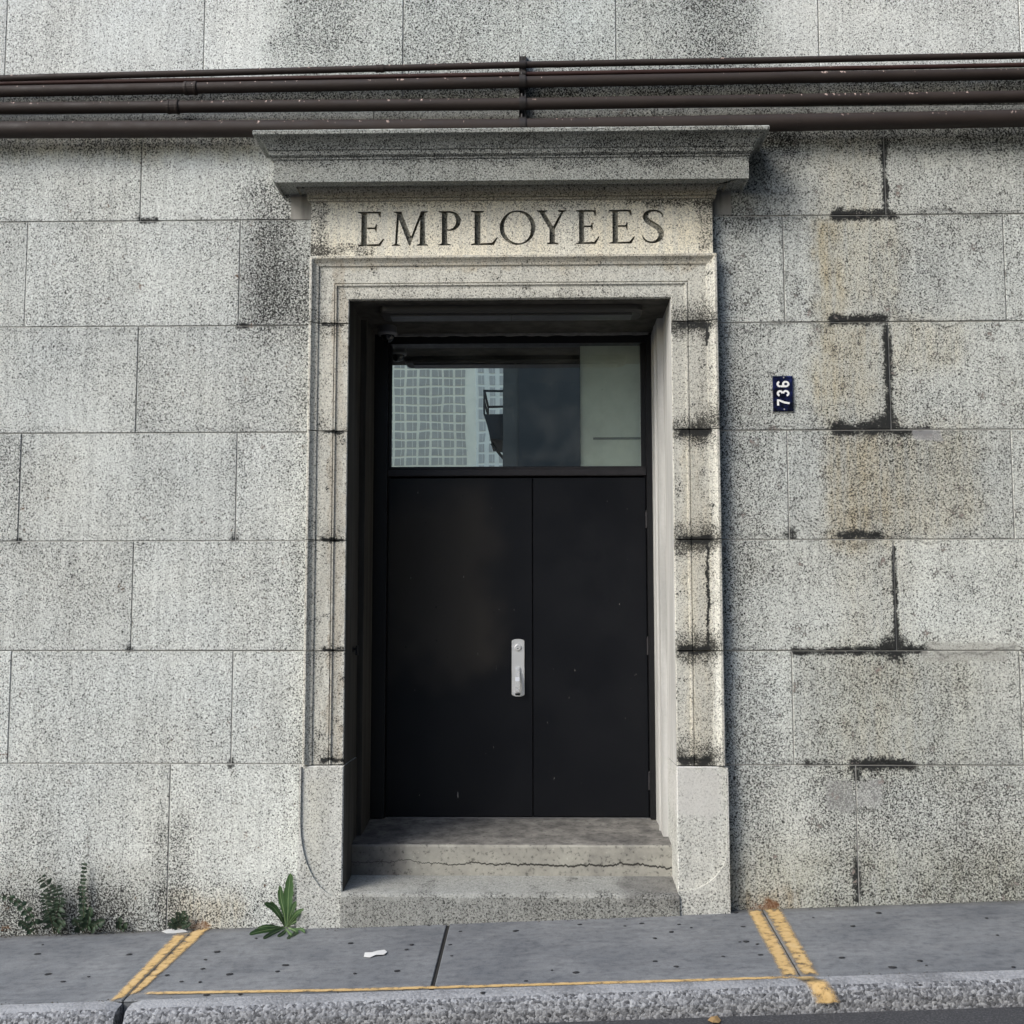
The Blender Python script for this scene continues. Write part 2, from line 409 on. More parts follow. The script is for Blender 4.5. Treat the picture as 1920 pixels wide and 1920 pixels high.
M['shoulder'] = reveal_mat('shoulder_stone', (0.17, 0.165, 0.15), (0.30, 0.29, 0.265))
def concrete_step():
    t = NT('concrete_step')
    n = t.noise(4.5, 5, 0.62); n2 = t.noise(45, 4, 0.65); n3 = t.noise(14, 3, 0.6)
    c = t.ramp(n, [(0.30, (0.19, 0.185, 0.168)), (0.45, (0.295, 0.285, 0.25)), (0.60, (0.36, 0.35, 0.305))])
    c = t.mix(c, t.ramp(n2, [(0.33, (0.35, 0.35, 0.35)), (0.43, (0.95, 0.95, 0.95)), (0.64, (1.02, 1.02, 1.02)), (0.74, (1.45, 1.45, 1.45))]), 0.85, 'MULTIPLY')
    # treads carry dark grey grime, risers stay beige
    nz = t.n('ShaderNodeSeparateXYZ'); gm = t.n('ShaderNodeNewGeometry'); t.l(gm.outputs['Normal'], nz.inputs[0])
    up = t.map(nz.outputs[2], 0.5, 0.9)
    grime = t.ramp(n3, [(0.35, (0.30, 0.295, 0.32)), (0.65, (0.66, 0.65, 0.68))])
    c = t.mix(c, grime, t.math('MULTIPLY', up, 0.9), 'MULTIPLY')
    # the long crack that runs across the riser
    sx = t.n('ShaderNodeSeparateXYZ'); t.l(t.pos, sx.inputs[0])
    cx = t.n('ShaderNodeCombineXYZ'); t.l(sx.outputs[0], cx.inputs[0])
    w1 = t.noise(3.2, 4, 0.62, vec=cx.outputs[0]); w2 = t.noise(42, 3, 0.75, vec=cx.outputs[0])
    zc = Z(950, 1621, 0.23)
    lin = t.math('ADD', t.math('MULTIPLY', sx.outputs[0], -0.012), zc)
    line = t.math('ADD', t.math('ADD', lin, t.math('MULTIPLY', t.math('SUBTRACT', w1, 0.5), 0.11)), t.math('MULTIPLY', t.math('SUBTRACT', w2, 0.5), 0.04))
    d = t.math('ABSOLUTE', t.math('SUBTRACT', sx.outputs[2], line))
    wd = t.map(sx.outputs[0], -0.9, 0.1, 0.0014, 0.0050)
    mk = t.math('LESS_THAN', d, wd)
    side = t.math('SUBTRACT', 1.0, up)
    mk = t.math('MULTIPLY', mk, side)
    c = t.mix(c, (0.03, 0.028, 0.025), t.math('MULTIPLY', mk, 0.95))
    p, q = W(655, 1590, 0.23), W(735, 1650, 0.23)
    mk2 = t.box_mask(t.warped(6, 0.12), p.x, q.x, q.z, p.z, 0.12)
    c = t.mix(c, (0.42, 0.40, 0.42), t.math('MULTIPLY', mk2, 0.75), 'MULTIPLY')
    h = t.math('SUBTRACT', n2, t.math('MULTIPLY', mk, 1.5))
    t.bsdf(c, 0.85, t.bump(h, 0.5, 0.004), spec=0.25)
    return t.mat
M['concrete_step'] = concrete_step()

def pavement_mat():
    t = NT('pavement_concrete')
    n = t.noise(2.2, 4, 0.6); n2 = t.noise(150, 3, 0.7); n3 = t.noise(22, 4, 0.62)
    mp = t.n('ShaderNodeMapping'); mp.inputs['Scale'].default_value = (3.0, 14, 1); t.l(t.pos, mp.inputs['Vector'])
    n4 = t.noise(1.5, 3, 0.6, vec=mp.outputs[0])
    c = t.ramp(n, [(0.3, (0.125, 0.133, 0.143)), (0.7, (0.205, 0.212, 0.216))])
    c = t.mix(c, t.ramp(n2, [(0.3, (0.72, 0.72, 0.72)), (0.5, (1, 1, 1)), (0.72, (1.25, 1.25, 1.25))]), 0.8, 'MULTIPLY')
    c = t.mix(c, t.ramp(n3, [(0.3, (0.60, 0.60, 0.62)), (0.5, (1, 1, 1)), (0.7, (1.14, 1.13, 1.11))]), 0.8, 'MULTIPLY')
    c = t.mix(c, t.ramp(n4, [(0.35, (0.82, 0.81, 0.82)), (0.6, (1.05, 1.05, 1.05))]), 0.7, 'MULTIPLY')
    # grimy strip along the foot of the wall and pale sandy spill near the yellow bands
    sx = t.n('ShaderNodeSeparateXYZ'); t.l(t.warped(6, 0.10), sx.inputs[0])
    edge = t.map(sx.outputs[1], -0.11, 0.0, 0, 1)
    c = t.mix(c, (0.66, 0.62, 0.52), t.math('MULTIPLY', edge, 0.7), 'MULTIPLY')
    h = t.math('ADD', n2, t.math('MULTIPLY', n3, 0.8))
    t.bsdf(c, 0.72, t.bump(h, 0.25, 0.003), spec=0.35)
    return t.mat
M['pavement'] = pavement_mat()

def kerb_mat():
    t = NT('kerb_concrete')
    n = t.noise(62, 3, 0.66); n2 = t.noise(4, 3, 0.6); nf = t.noise(140, 2, 0.6)
    vo = t.n('ShaderNodeTexVoronoi'); vo.inputs['Scale'].default_value = 88; t.l(t.warped(30, .02), vo.inputs['Vector'])
    vs = t.n('ShaderNodeSeparateColor'); t.l(vo.outputs['Color'], vs.inputs[0])
    n = t.math('ADD', t.math('MULTIPLY', vs.outputs[0], 0.42), t.math('MULTIPLY', n, 0.62))
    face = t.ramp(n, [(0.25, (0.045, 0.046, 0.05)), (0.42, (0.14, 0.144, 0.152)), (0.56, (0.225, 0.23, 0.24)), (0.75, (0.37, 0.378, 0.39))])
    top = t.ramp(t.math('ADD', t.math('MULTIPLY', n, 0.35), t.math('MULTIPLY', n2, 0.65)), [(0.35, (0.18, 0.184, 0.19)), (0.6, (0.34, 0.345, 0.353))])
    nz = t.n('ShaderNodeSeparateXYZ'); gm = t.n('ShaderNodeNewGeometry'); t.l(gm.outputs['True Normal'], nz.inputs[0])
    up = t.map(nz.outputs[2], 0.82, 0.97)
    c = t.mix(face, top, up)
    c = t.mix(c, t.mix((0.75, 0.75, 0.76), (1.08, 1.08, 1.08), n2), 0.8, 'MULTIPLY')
    t.bsdf(c, 0.8, t.bump(t.math('SUBTRACT', n, t.math('MULTIPLY', vo.outputs['Distance'], 0.8)), 0.5, 0.007), spec=0.3)
    return t.mat
M['kerb'] = kerb_mat()

def asphalt():
    t = NT('asphalt')
    n = t.noise(120, 3, 0.7); n2 = t.noise(1.2, 3, 0.6)
    c = t.ramp(n, [(0.35, (0.03, 0.03, 0.032)), (0.55, (0.06, 0.06, 0.063)), (0.72, (0.14, 0.14, 0.145))])
    c = t.mix(c, t.mix((0.75, 0.75, 0.75), (1.2, 1.2, 1.2), n2), 0.8, 'MULTIPLY')
    t.bsdf(c, 0.85, t.bump(n, 0.6, 0.008), spec=0.3)
    return t.mat
M['asphalt'] = asphalt()

def yellow_mat():
    """worn paint: brush-thin towards the edges, scuffed through in places (edge runs across the strip, stored as a UV)"""
    t = NT('yellow_paint')
    uv = t.n('ShaderNodeUVMap').outputs[0]
    sx = t.n('ShaderNodeSeparateXYZ'); t.l(uv, sx.inputs[0])
    n = t.noise(22, 4, 0.65); n2 = t.noise(160, 2, 0.6)
    c = t.ramp(n, [(0.3, (0.40, 0.26, 0.10)), (0.5, (0.58, 0.385, 0.155)), (0.7, (0.63, 0.45, 0.22))])
    b = t.n('ShaderNodeBsdfPrincipled'); t.l(c, b.inputs['Base Color']); b.inputs['Roughness'].default_value = 0.75
    t.l(t.bump(n2, 0.3, 0.003), b.inputs['Normal'])
    # distance to the two long sides and the two ends
    e = t.math('MINIMUM', sx.outputs[0], t.math('SUBTRACT', 1.0, sx.outputs[0]))
    e2 = t.math('MINIMUM', sx.outputs[1], t.math('SUBTRACT', 1.0, sx.outputs[1]))
    a = t.math('MULTIPLY', t.map(t.math('ADD', e, t.math('MULTIPLY', t.math('SUBTRACT', n, 0.5), 0.42)), -0.04, 0.34),
               t.map(t.math('ADD', e2, t.math('MULTIPLY', t.math('SUBTRACT', n, 0.5), 0.12)), 0.0, 0.06))
    a = t.math('MULTIPLY', a, t.map(t.math('ADD', n, t.math('MULTIPLY', n2, 0.35)), 0.36, 0.66))
    tr = t.n('ShaderNodeBsdfTransparent'); mx = t.n('ShaderNodeMixShader')
    t.l(t.math('MULTIPLY', a, 0.95), mx.inputs[0]); t.l(tr.outputs[0], mx.inputs[1]); t.l(b.outputs[0], mx.inputs[2])
    t.l(mx.outputs[0], t.out.inputs[0])
    return t.mat
M['yellow'] = yellow_mat()

def pipe_mat(name, col, flecks=0.5):
    t = NT(name)
    n = t.noise(7, 4, 0.6); nf = t.noise(55, 2, 0.5)
    mp = t.n('ShaderNodeMapping'); mp.inputs['Scale'].default_value = (55, 30, 18); t.l(t.pos, mp.inputs['Vector'])
    ch = t.noise(1.0, 2, 0.5, vec=mp.outputs[0]); lo = t.noise(1.6, 2, 0.5)
    c = t.mix(tuple(v * 0.8 for v in col), tuple(v * 1.3 for v in col), n)
    nz = t.n('ShaderNodeSeparateXYZ'); gm = t.n('ShaderNodeNewGeometry'); t.l(gm.outputs['Normal'], nz.inputs[0])
    up = t.map(nz.outputs[2], 0.15, 0.6)
    mk = t.math('MULTIPLY', t.map(t.math('ADD', ch, t.math('MULTIPLY', lo, 0.22)), 0.785, 0.815), up)
    c = t.mix(c, (0.48, 0.36, 0.31), t.math('MULTIPLY', mk, flecks))
    t.bsdf(c, t.map(n, .3, .7, .5, .75), t.bump(t.math('ADD', nf, n), 0.3, 0.003), spec=0.28)
    return t.mat
M['pipe'] = pipe_mat('brown_pipe_paint', (0.034, 0.0255, 0.0215), 1.0)
M['pipe_thin'] = pipe_mat('red_brown_pipe_paint', (0.045, 0.022, 0.019), 0.6)
M['bracket'] = plain('dark_bracket_steel', (0.035, 0.03, 0.027), 0.5, 0.3, 0.4, 40)
M['zinc'] = plain('zinc_bracket', (0.36, 0.36, 0.37), 0.5, 0.6, 0.3, 40)

def door_mat(name, col, dust=0.5):
    t = NT(name)
    n = t.noise(2.3, 4, 0.6); nf = t.noise(160, 2, 0.6); n3 = t.noise(26, 3, 0.7)
    mp = t.n('ShaderNodeMapping'); mp.inputs['Scale'].default_value = (38, 38, 7); t.l(t.pos, mp.inputs['Vector'])
    sc = t.noise(1.6, 3, 0.65, vec=mp.outputs[0])
    c = t.mix(col, tuple(v * 1.5 for v in col), t.map(nf, 0.4, 0.7))
    p, q = W(760, 940, 0.8), W(900, 1260, 0.8)
    mk = t.box_mask(t.warped(2.2, 0.5), p.x + .08, q.x - 0.05, q.z + 0.15, p.z - 0.1, 0.30)
    c = t.mix(c, (0.055, 0.047, 0.037), t.math('MULTIPLY', mk, dust))
    c = t.mix(c, (0.30, 0.29, 0.27), t.map(sc, 0.735, 0.765))
    c = t.mix(c, (0.004, 0.004, 0.004), t.map(n3, 0.70, 0.74))
    r = t.math('ADD', t.map(n, 0.3, 0.7, 0.36, 0.50), t.math('MULTIPLY', mk, 0.1))
    t.bsdf(c, r, t.bump(t.math('ADD', nf, t.math('MULTIPLY', n, 2.0)), 0.12, 0.003), spec=0.22)
    return t.mat
M['door'] = door_mat('black_door_paint', (0.0050, 0.0055, 0.0072), 0.55)
M['frame'] = plain('black_frame_paint', (0.008, 0.008, 0.009), 0.42, 0, 0.3, 30, 0.35, 0.1)
M['frame_bar'] = plain('dusty_frame_paint', (0.022, 0.020, 0.022), 0.5, 0, 0.5, 30, 0.35, 0.2)
M['steel'] = plain('pale_satin_steel', (0.74, 0.74, 0.72), 0.42, 0.25, 0.05, 30, 0.5)
M['steel_lit'] = plain('polished_steel', (0.85, 0.85, 0.83), 0.3, 0.35, 0.03, 30, 0.5)
M['black'] = plain('black_rubber', (0.012, 0.012, 0.012), 0.6, 0, 0.2)
M['keyhole'] = plain('keyhole_dark', (0.03, 0.03, 0.03), 0.6, 0, 0.2)
M['rough_plaster'] = plain('rough_plaster_edge', (0.22, 0.215, 0.21), 0.9, 0, 0.6, 30, 0.2, 0.8, 40)

def glass_mat(name, refl):
    t = NT(name)
    n = t.noise(1.9, 2, 0.5); n2 = t.noise(7, 2, 0.4)
    h = t.math('ADD', n, t.math('MULTIPLY', n2, 0.06))
    nb = t.bump(h, 0.035, 0.01)
    gl = t.n('ShaderNodeBsdfGlossy'); gl.inputs['Roughness'].default_value = 0.0; gl.inputs['Color'].default_value = (0.95, 0.99, 0.97, 1)
    t.l(nb, gl.inputs['Normal'])
    tr = t.n('ShaderNodeBsdfTransparent'); tr.inputs['Color'].default_value = (0.90, 0.95, 0.92, 1)
    df = t.n('ShaderNodeBsdfDiffuse'); df.inputs['Color'].default_value = (0.4, 0.41, 0.38, 1)
    m1 = t.n('ShaderNodeMixShader'); m1.inputs[0].default_value = refl
    t.l(tr.outputs[0], m1.inputs[1]); t.l(gl.outputs[0], m1.inputs[2])
    m2 = t.n('ShaderNodeMixShader')
    dust = t.math('MULTIPLY', t.map(t.noise(5, 4, 0.65), 0.35, 0.75), 0.13)
    fl = t.map(t.noise(70, 2, 0.6), 0.73, 0.76, 0, 0.4)
    t.l(t.math('ADD', dust, fl), m2.inputs[0]); t.l(m1.outputs[0], m2.inputs[1]); t.l(df.outputs[0], m2.inputs[2])
    t.l(m2.outputs[0], t.out.inputs[0])
    return t.mat
M['glass'] = glass_mat('transom_glass', 0.82); M['glass_clear'] = glass_mat('backed_glass', 0.44)
M['dark_room'] = plain('dark_interior_paint', (0.03, 0.032, 0.03), 0.9)
M['pale_panel'] = plain('pale_panel_paint', (0.84, 0.88, 0.80), 0.6, 0, 0.05, 3)

def leaf_mat(name, a, b):
    t = NT(name)
    n = t.noise(30, 3, 0.6)
    rnd = t.n('ShaderNodeObjectInfo').outputs['Random']
    c = t.mix(a, b, n); c = t.mix(c, t.grey(t.map(rnd, 0, 1, 0.75, 1.25, False)), 1.0, 'MULTIPLY')
    t.bsdf(c, 0.5, t.bump(n, 0.3, 0.004), spec=0.4)
    return t.mat
M['leaf'] = leaf_mat('dandelion_leaf', (0.030, 0.070, 0.022), (0.060, 0.115, 0.038))
M['rib'] = leaf_mat('leaf_midrib', (0.13, 0.20, 0.08), (0.19, 0.27, 0.12))
M['fern'] = leaf_mat('fern_leaf', (0.014, 0.030, 0.015), (0.032, 0.058, 0.029))
M['stem'] = leaf_mat('weed_stem', (0.03, 0.035, 0.018), (0.05, 0.05, 0.025))
M['gum'] = plain('trodden_gum', (0.022, 0.022, 0.024), 0.7, 0, 0.4)
M['paper'] = plain('white_paper', (0.62, 0.62, 0.60), 0.8, 0, 0.05)
M['dry_leaf'] = plain('dry_leaf', (0.30, 0.19, 0.08), 0.8, 0, 0.4, 40)
def enamel():
    t = NT('blue_black_enamel')
    n = t.noise(14, 3, 0.6)
    c = t.ramp(n, [(0.42, (0.004, 0.005, 0.012)), (0.56, (0.010, 0.014, 0.055)), (0.7, (0.03, 0.04, 0.16))])
    t.bsdf(c, 0.22, t.bump(n, 0.15, 0.006), spec=0.5)
    return t.mat
M['enamel'] = enamel()
M['white'] = plain('white_enamel', (0.82, 0.82, 0.80), 0.35, 0, 0.03)
M['cam'] = plain('camera_housing', (0.20, 0.20, 0.21), 0.45, 0, 0.1)
M['dome'] = plain('smoked_dome', (0.008, 0.008, 0.009), 0.08, 0, 0.1, 20, 0.6)
M['fixture'] = plain('fixture_housing', (0.035, 0.034, 0.032), 0.5, 0, 0.2)
M['lens'] = plain('unlit_lens', (0.06, 0.06, 0.06), 0.35, 0, 0.1)

# ------------------------------------------------------------------ pavement, kerb, road (the ground slopes up to the right)
road = []
xs = [-700, -16, -8, -4, 0, 4, 8, 16, 700]
def rz(x): return gz(max(-16, min(16, x)), -1.5) - 0.082
ysr = [-1.42, -3.5, -7, -13, -900]
rv = [(x, y, rz(x) - 0.0 * y) for y in ysr for x in xs]
nf = len(xs)
rf = [(j * nf + i, j * nf + i + 1, (j + 1) * nf + i + 1, (j + 1) * nf + i) for j in range(len(ysr) - 1) for i in range(nf - 1)]
o = mesh('road', rv, rf, M['asphalt']); o['kind'] = 'structure'

YK = -(G(640, 1861).y * -1)            # the line where slab and kerb meet
def kerbline(x): return G(960, 1851).y
YB = G(960, 1851).y                    # back of the kerb
YF = G(960, 1867).y                    # top front arris of the kerb
pav = bpy.data.objects.new('pavement', None); C.objects.link(pav); pav['kind'] = 'structure'; ORG['pavement'] = Vector((0, 0, 0))

def ground_piece(name, poly, mat, top=0.0, depth=0.12, ch=0.003, parent=pav, sub=1):
    """poly: ground (x, y) corners, counter-clockwise seen from above; a slab with a rounded top arris"""
    n = len(poly); c = Vector((sum(p[0] for p in poly) / n, sum(p[1] for p in poly) / n))
    v = []
    for (x, y) in poly: v.append((x, y, gz(x, y) + top - depth))
    for (x, y) in poly: v.append((x, y, gz(x, y) + top - ch))
    for (x, y) in poly:
        q = Vector((x, y)); d = (c - q).normalized() * ch * 1.4
        v.append((x + d.x, y + d.y, gz(x, y) + top))
    f = [tuple(range(n)), tuple(range(2 * n, 3 * n))]
    for k in (0, n):
        for i in range(n):
            j = (i + 1) % n
            f.append((k + i, k + j, k + n + j, k + n + i))
    return mesh(name, v, f, mat, parent)

def gxy(px, py):
    p = G(px, py); return (p.x, p.y)
j1a, j1b = gxy(360, 1747), gxy(233, 1873)
j2a, j2b = gxy(842, 1727), gxy(812, 1846)
j3a, j3b = gxy(1428, 1704), gxy(1502, 1832)
def ext(a, b, y):
    t = (y - a[1]) / (b[1] - a[1]); return a[0] + (b[0] - a[0]) * t
gap = 0.006
J = []
for a, b in ((j1a, j1b), (j2a, j2b), (j3a, j3b)):
    J.append((ext(a, b, 0.0), ext(a, b, YB + 0.004)))
edges = [(-7.2, -7.2)] + J + [(J[2][0] + 2.3, J[2][0] + 2.3), (7.2, 7.2)]
gaps = [0, 0.0035, 0.009, 0.0035, 0.003, 0]
# middle long slab is scored at joint 2 only as far as the kerb
for i in range(len(edges) - 1):
    a, b = edges[i], edges[i + 1]
    ga, gb = gaps[i], gaps[i + 1]
    ground_piece('pavement_slab', [(a[1] + ga, YB + 0.004), (b[1] - gb, YB + 0.004), (b[0] - gb, -0.002), (a[0] + ga, -0.002)], M['pavement'], top=random.uniform(-0.0015, 0.0015))
mb = MB(); mb.v = [Vector((-7.2, YB + 0.0005, gz(-7.2, YB) - 0.008)), Vector((7.2, YB + 0.0005, gz(7.2, YB) - 0.008)), Vector((7.2, 0.01, gz(7.2, 0) - 0.008)), Vector((-7.2, 0.01, gz(-7.2, 0) - 0.008))]
mb.f = [(0, 1, 2, 3)]
mb.build('joint_bed', plain('joint_dirt', (0.02, 0.019, 0.017), 0.95), pav)

# kerb stones, swept along x with a worn rounded arris, finely subdivided so the edge wanders
def kerb_stone(x0, x1, seed):
    n = max(2, int((x1 - x0) / 0.05)); secs = []
    for i in range(n + 1):
        x = x0 + (x1 - x0) * i / n
        w = lambda k, a: a * (mnoise.noise(Vector((x * 2.2, seed * 9.1, k * 3.3))) + 0.5 * mnoise.noise(Vector((x * 9, seed * 5.1, k * 7.3))))
        y1, y0 = YB, YF
        z = lambda y: gz(x, y)
        e = 0.0
        if i == 0 or i == n: e = 0.012
        secs.append([(x, y1, z(y1) - 0.25), (x, y1, z(y1) - 0.002 - e), (x, y1 - 0.008, z(y1) + 0.002 - e),
                     (x, y0 + 0.055, z(y0) + 0.001 + w(1, .002) - e), (x, y0 + 0.020 + w(2, .008), z(y0) - 0.006 + w(3, .003) - e), (x, y0 + 0.001 + w(4, .008), z(y0) - 0.026 + w(5, .004) - e),
                     (x, y0 - 0.010 + w(6, .006), z(y0) - 0.06), (x, y0 - 0.020 + w(7, .006), z(y0) - 0.25)])
    m_ = MB(); m_.sweep(secs, closed=True)
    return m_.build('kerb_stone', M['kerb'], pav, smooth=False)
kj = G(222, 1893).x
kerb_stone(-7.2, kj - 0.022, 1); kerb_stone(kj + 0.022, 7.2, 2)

# yellow bands painted along the joints and the kerb
def strip(pts_a, pts_b, dz=0.004, n=24):
    """a painted sheet between two edges given as photo pixels on the ground"""
    v = []; uv = []
    def along(pts, t):
        k = t * (len(pts) - 1); i = min(int(k), len(pts) - 2); u = k - i
        a, b = G(*pts[i]), G(*pts[i + 1]); return a + (b - a) * u
    for i in range(n + 1):
        t = i / n
        for w, pts in ((0, pts_a), (1, pts_b)):
            p = along(pts, t); v.append(Vector((p.x, p.y, gz(p.x, p.y) + dz))); uv.append((w, t))
    f = [(2 * i, 2 * i + 1, 2 * i + 3, 2 * i + 2) for i in range(n)]
    o = mesh('yellow_line', v, f, M['yellow'], pav)
    l = o.data.uv_layers.new(name='UVMap')
    for lp in o.data.loops: l.data[lp.index].uv = uv[lp.vertex_index]
    return o
strip([(328, 1751), (200, 1883)], [(359, 1748), (232.3, 1873)])
strip([(361, 1745), (234.5, 1872)], [(398, 1739), (266, 1860)])
strip([(1398, 1707), (1467, 1836)], [(1427.4, 1705), (1500.6, 1833)])
strip([(1429.2, 1704), (1502.8, 1833)], [(1464, 1702), (1539, 1831)])
strip([(250, 1867), (640, 1861), (1280, 1843), (1500, 1836)], [(250, 1861), (640, 1854.5), (1280, 1837), (1500, 1830)])
# one patch laps over the kerb's rounded edge and runs out down its face
v, uv = [], []
rows = [(YB, .0045), (YB - (YB - YF) * .5, .006), (YF + .06, .0075), (YF + .02, .003), (YF - .001, -.016), (YF - .018, -.045), (YF - .022, -.07)]
pa, pb = G(1484, 1834), G(1532, 1832)
for k, (yy, dz) in enumerate(rows):
    for w in range(5):
        x = pa.x + (pb.x - pa.x) * w / 4 + .012 * k
        v.append((x, yy - .006, gz(x, yy) + dz)); uv.append((w / 4, .10 + .9 * k / (len(rows) - 1)))
o = mesh('yellow_line', v, [(5 * k + w, 5 * k + w + 1, 5 * k + w + 6, 5 * k + w + 5) for k in range(len(rows) - 1) for w in range(4)], M['yellow'], pav, True)
l = o.data.uv_layers.new(name='UVMap')
for lp in o.data.loops: l.data[lp.index].uv = uv[lp.vertex_index]

# trodden gum spots (parts of the pavement)
def gum_mesh(seed):
    rr = random.Random(seed); n = 9
    v = [(0, 0, 0.003)]; ri = []
    for i in range(n):
        a = 2 * math.pi * i / n; r = rr.uniform(0.7, 1.15)
        v.append((math.cos(a) * r * 0.7, math.sin(a) * r * 0.7, 0.0028)); ri.append(r)
    for i in range(n):
        a = 2 * math.pi * i / n
        v.append((math.cos(a) * ri[i], math.sin(a) * ri[i], 0.0006))
    f = [(0, 1 + i, 1 + (i + 1) % n) for i in range(n)] + [(1 + i, 1 + n + i, 1 + n + (i + 1) % n, 1 + (i + 1) % n) for i in range(n)]
    me = bpy.data.meshes.new('gum_spot'); me.from_pydata(v, [], f); me.materials.append(M['gum'])
    return me
gums = [gum_mesh(i) for i in range(4)]
GP = [(70, 1789, 7), (90, 1827, 7), (118, 1841, 5), (166, 1832, 4), (242, 1790, 6), (80, 1772, 3), (407, 1785, 6), (385, 1800, 4), (380, 1817, 5), (313, 1829, 5), (340, 1841, 4),
      (375, 1842, 4), (430, 1827, 7), (520, 1822, 5), (535, 1810, 7), (480, 1760, 4), (657, 1769, 6), (772, 1772, 5), (762, 1781, 4), (665, 1826, 4), (744, 1821, 6),
      (803, 1735, 3), (844, 1772, 4), (847, 1793, 4), (863, 1747, 4), (967, 1746, 7), (1087, 1734, 5), (1172, 1737, 4), (1203, 1732, 6), (1259, 1748, 6), (1273, 1734, 4), (1228, 1760, 5), (1228, 1803, 5), (1035, 1820, 3),
      (1080, 1824, 6), (1268, 1813, 6), (986, 1840, 4), (1380, 1712, 6), (1393, 1738, 5), (1399, 1766, 7), (1387, 1767, 3), (1420, 1771, 4), (1426, 1791, 5), (1356, 1794, 4), (1296, 1740, 3), (1599, 1737, 6),
      (1647, 1712, 6), (1525, 1721, 3), (1578, 1796, 6), (1499, 1794, 4), (1673, 1814, 7), (1725, 1802, 6), (1725, 1848, 5), (1850, 1722, 4), (1870, 1754, 3), (1737, 1811, 3), (1900, 1814, 4), (905, 1862, 5), (387, 1866, 6), (450, 1865, 5)]
for i, (px, py, s) in enumerate(GP):
    p = G(px, py); o = bpy.data.objects.new('gum_spot', gums[i % 4]); C.objects.link(o); o.parent = pav
    o.location = (p.x, p.y, gz(p.x, p.y) + 0.0012); k = s * 0.0026
    o.scale = (k, k * random.uniform(.75, 1.2), 1); o.rotation_euler = (math.atan(GC), -math.atan(GB), random.uniform(-.4, .4))

# ------------------------------------------------------------------ granite wall, block by block
wall = thing('granite_wall', 'speckled grey granite block wall with dark stained joints around the black doorway', 'wall')
XL = (X(577, 600, -0.07) + X(569, 1400, -0.07)) / 2        # outer edges of the door surround
XR = (X(1346, 600, -0.07) + X(1362, 1500, -0.07)) / 2
zc = [5.95, 5.30, (Z(100, 211) + Z(1800, 200)) / 2]
for l, r in ((414.5, 402.5), (611.5, 603.5), (812.5, 805), (1015, 1011), (1220, 1220), (1431.5, 1435.5)): zc.append((Z(300, l) + Z(1640, r)) / 2)
zc.append(-0.35)
Q = lambda px, py: X(px, py)
cj = [
    [Q(200, 5), Q(575, 5), Q(960, 5), Q(1345, 5), Q(1725, 5)],
    [Q(12, 60), Q(383, 60), Q(756, 60), Q(1155, 60), Q(1535, 60), Q(1912, 60)],
    [Q(265, 330), Q(700, 330), Q(1230, 330), Q(1659, 330)],
    [Q(49, 510), Q(449, 510), Q(1470, 510), Q(1884, 510)],
    [Q(257, 712), Q(1668, 710)],
    [Q(37, 915), Q(443, 915), Q(1478, 910), Q(1899, 908)],
    [Q(248, 1118), Q(1678, 1116)],
    [Q(18, 1325), Q(435, 1325), Q(1487, 1328), Q(1915, 1326)],
    [Q(316, 1580), Q(1608, 1570)],
]
step_w = 1.21
GAP = 0.0030
nb = 0
for k in range(len(zc) - 1):
    z1, z0 = zc[k], zc[k + 1]
    js = sorted(cj[k])
    while js[0] > -4.9: js.insert(0, js[0] - step_w)
    while js[-1] < 4.9: js.append(js[-1] + step_w)
    for a, b in zip(js, js[1:]):
        segs = [(a, b)]
        if k >= 3:                       # these courses stop behind the surround
            segs = []
            if a < XL + 0.05: segs.append((a, min(b, XL + 0.06)))
            if b > XR - 0.05: segs.append((max(a, XR - 0.06), b))
        for s0, s1 in segs:
            if s1 - s0 < 0.03: continue
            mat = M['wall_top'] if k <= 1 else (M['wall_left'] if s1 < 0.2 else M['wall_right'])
            dy = random.uniform(-0.002, 0.002)
            m_ = MB(); m_.cbox(s0 + GAP, s1 - GAP, dy, 0.05 + dy, z0 + GAP, z1 - GAP, 0.0025)
            m_.build('stone_block', mat, wall); nb += 1
m_ = MB()
XOL, XOR = -1.052, 0.722          # clear opening
XOL = X(653, 700, -0.036); XOR = X(1260, 700, -0.036)
ZOT = Z(960, 559.5, -0.036)
m_.box(-5.6, XOL - 0.1, 0.0055, 0.5, -0.4, 5.8); m_.box(XOR + 0.1, 5.6, 0.0056, 0.5, -0.4, 5.8); m_.box(XOL - 0.0999, XOR + 0.0999, 0.0057, 0.5, ZOT + 0.12, 5.8)
m_.build('mortar_bed', M['mortar'], wall)

# ------------------------------------------------------------------ door surround: jamb stones, lintel, frieze, cornice, bases
sur = thing('door_surround', 'moulded warm granite door surround with carved EMPLOYEES frieze and projecting cornice', 'door surround', (0, 0, 0))
WID_L = XOL - XL; WID_R = XR - XOR
prof = [(0, 0.03), (0, -0.072), (.004, -0.076), (.014, -0.077), (.018, -.073), (.027, -.064), (.037, -.057), (.047, -.0545), (.050, -.0535), (.0515, -.046), (.057, -.0455),
        (.140, -.0455), (.1415, -.0395), (.145, -.0395), (.1465, -.0455), (.1535, -.0455), (.155, -.039), (.1585, -.0385), (.160, -.036), (.2215, -.036), (.2255, -.032), (.2255, .40), (.10, .42), (.10, .03)]
PW = 0.2255
def arch(name, z0, z1):
    for side in (0, 1):
        s_ = (WID_L if side == 0 else WID_R) / PW
        sec = lambda z: [((XL + u * s_) if side == 0 else (XR - u * s_), y, z) for u, y in prof]
        b = MB(); b.sweep([sec(z0 + 0.003), sec(z1 - 0.003)], closed=True)
        b.build(name, M['surround'], sur)
zj = [zc[4], zc[5], zc[6], zc[7], zc[8]]      # joints of the jamb stones follow the courses
for i in range(4): arch('jamb_stone', zj[i + 1], zj[i])
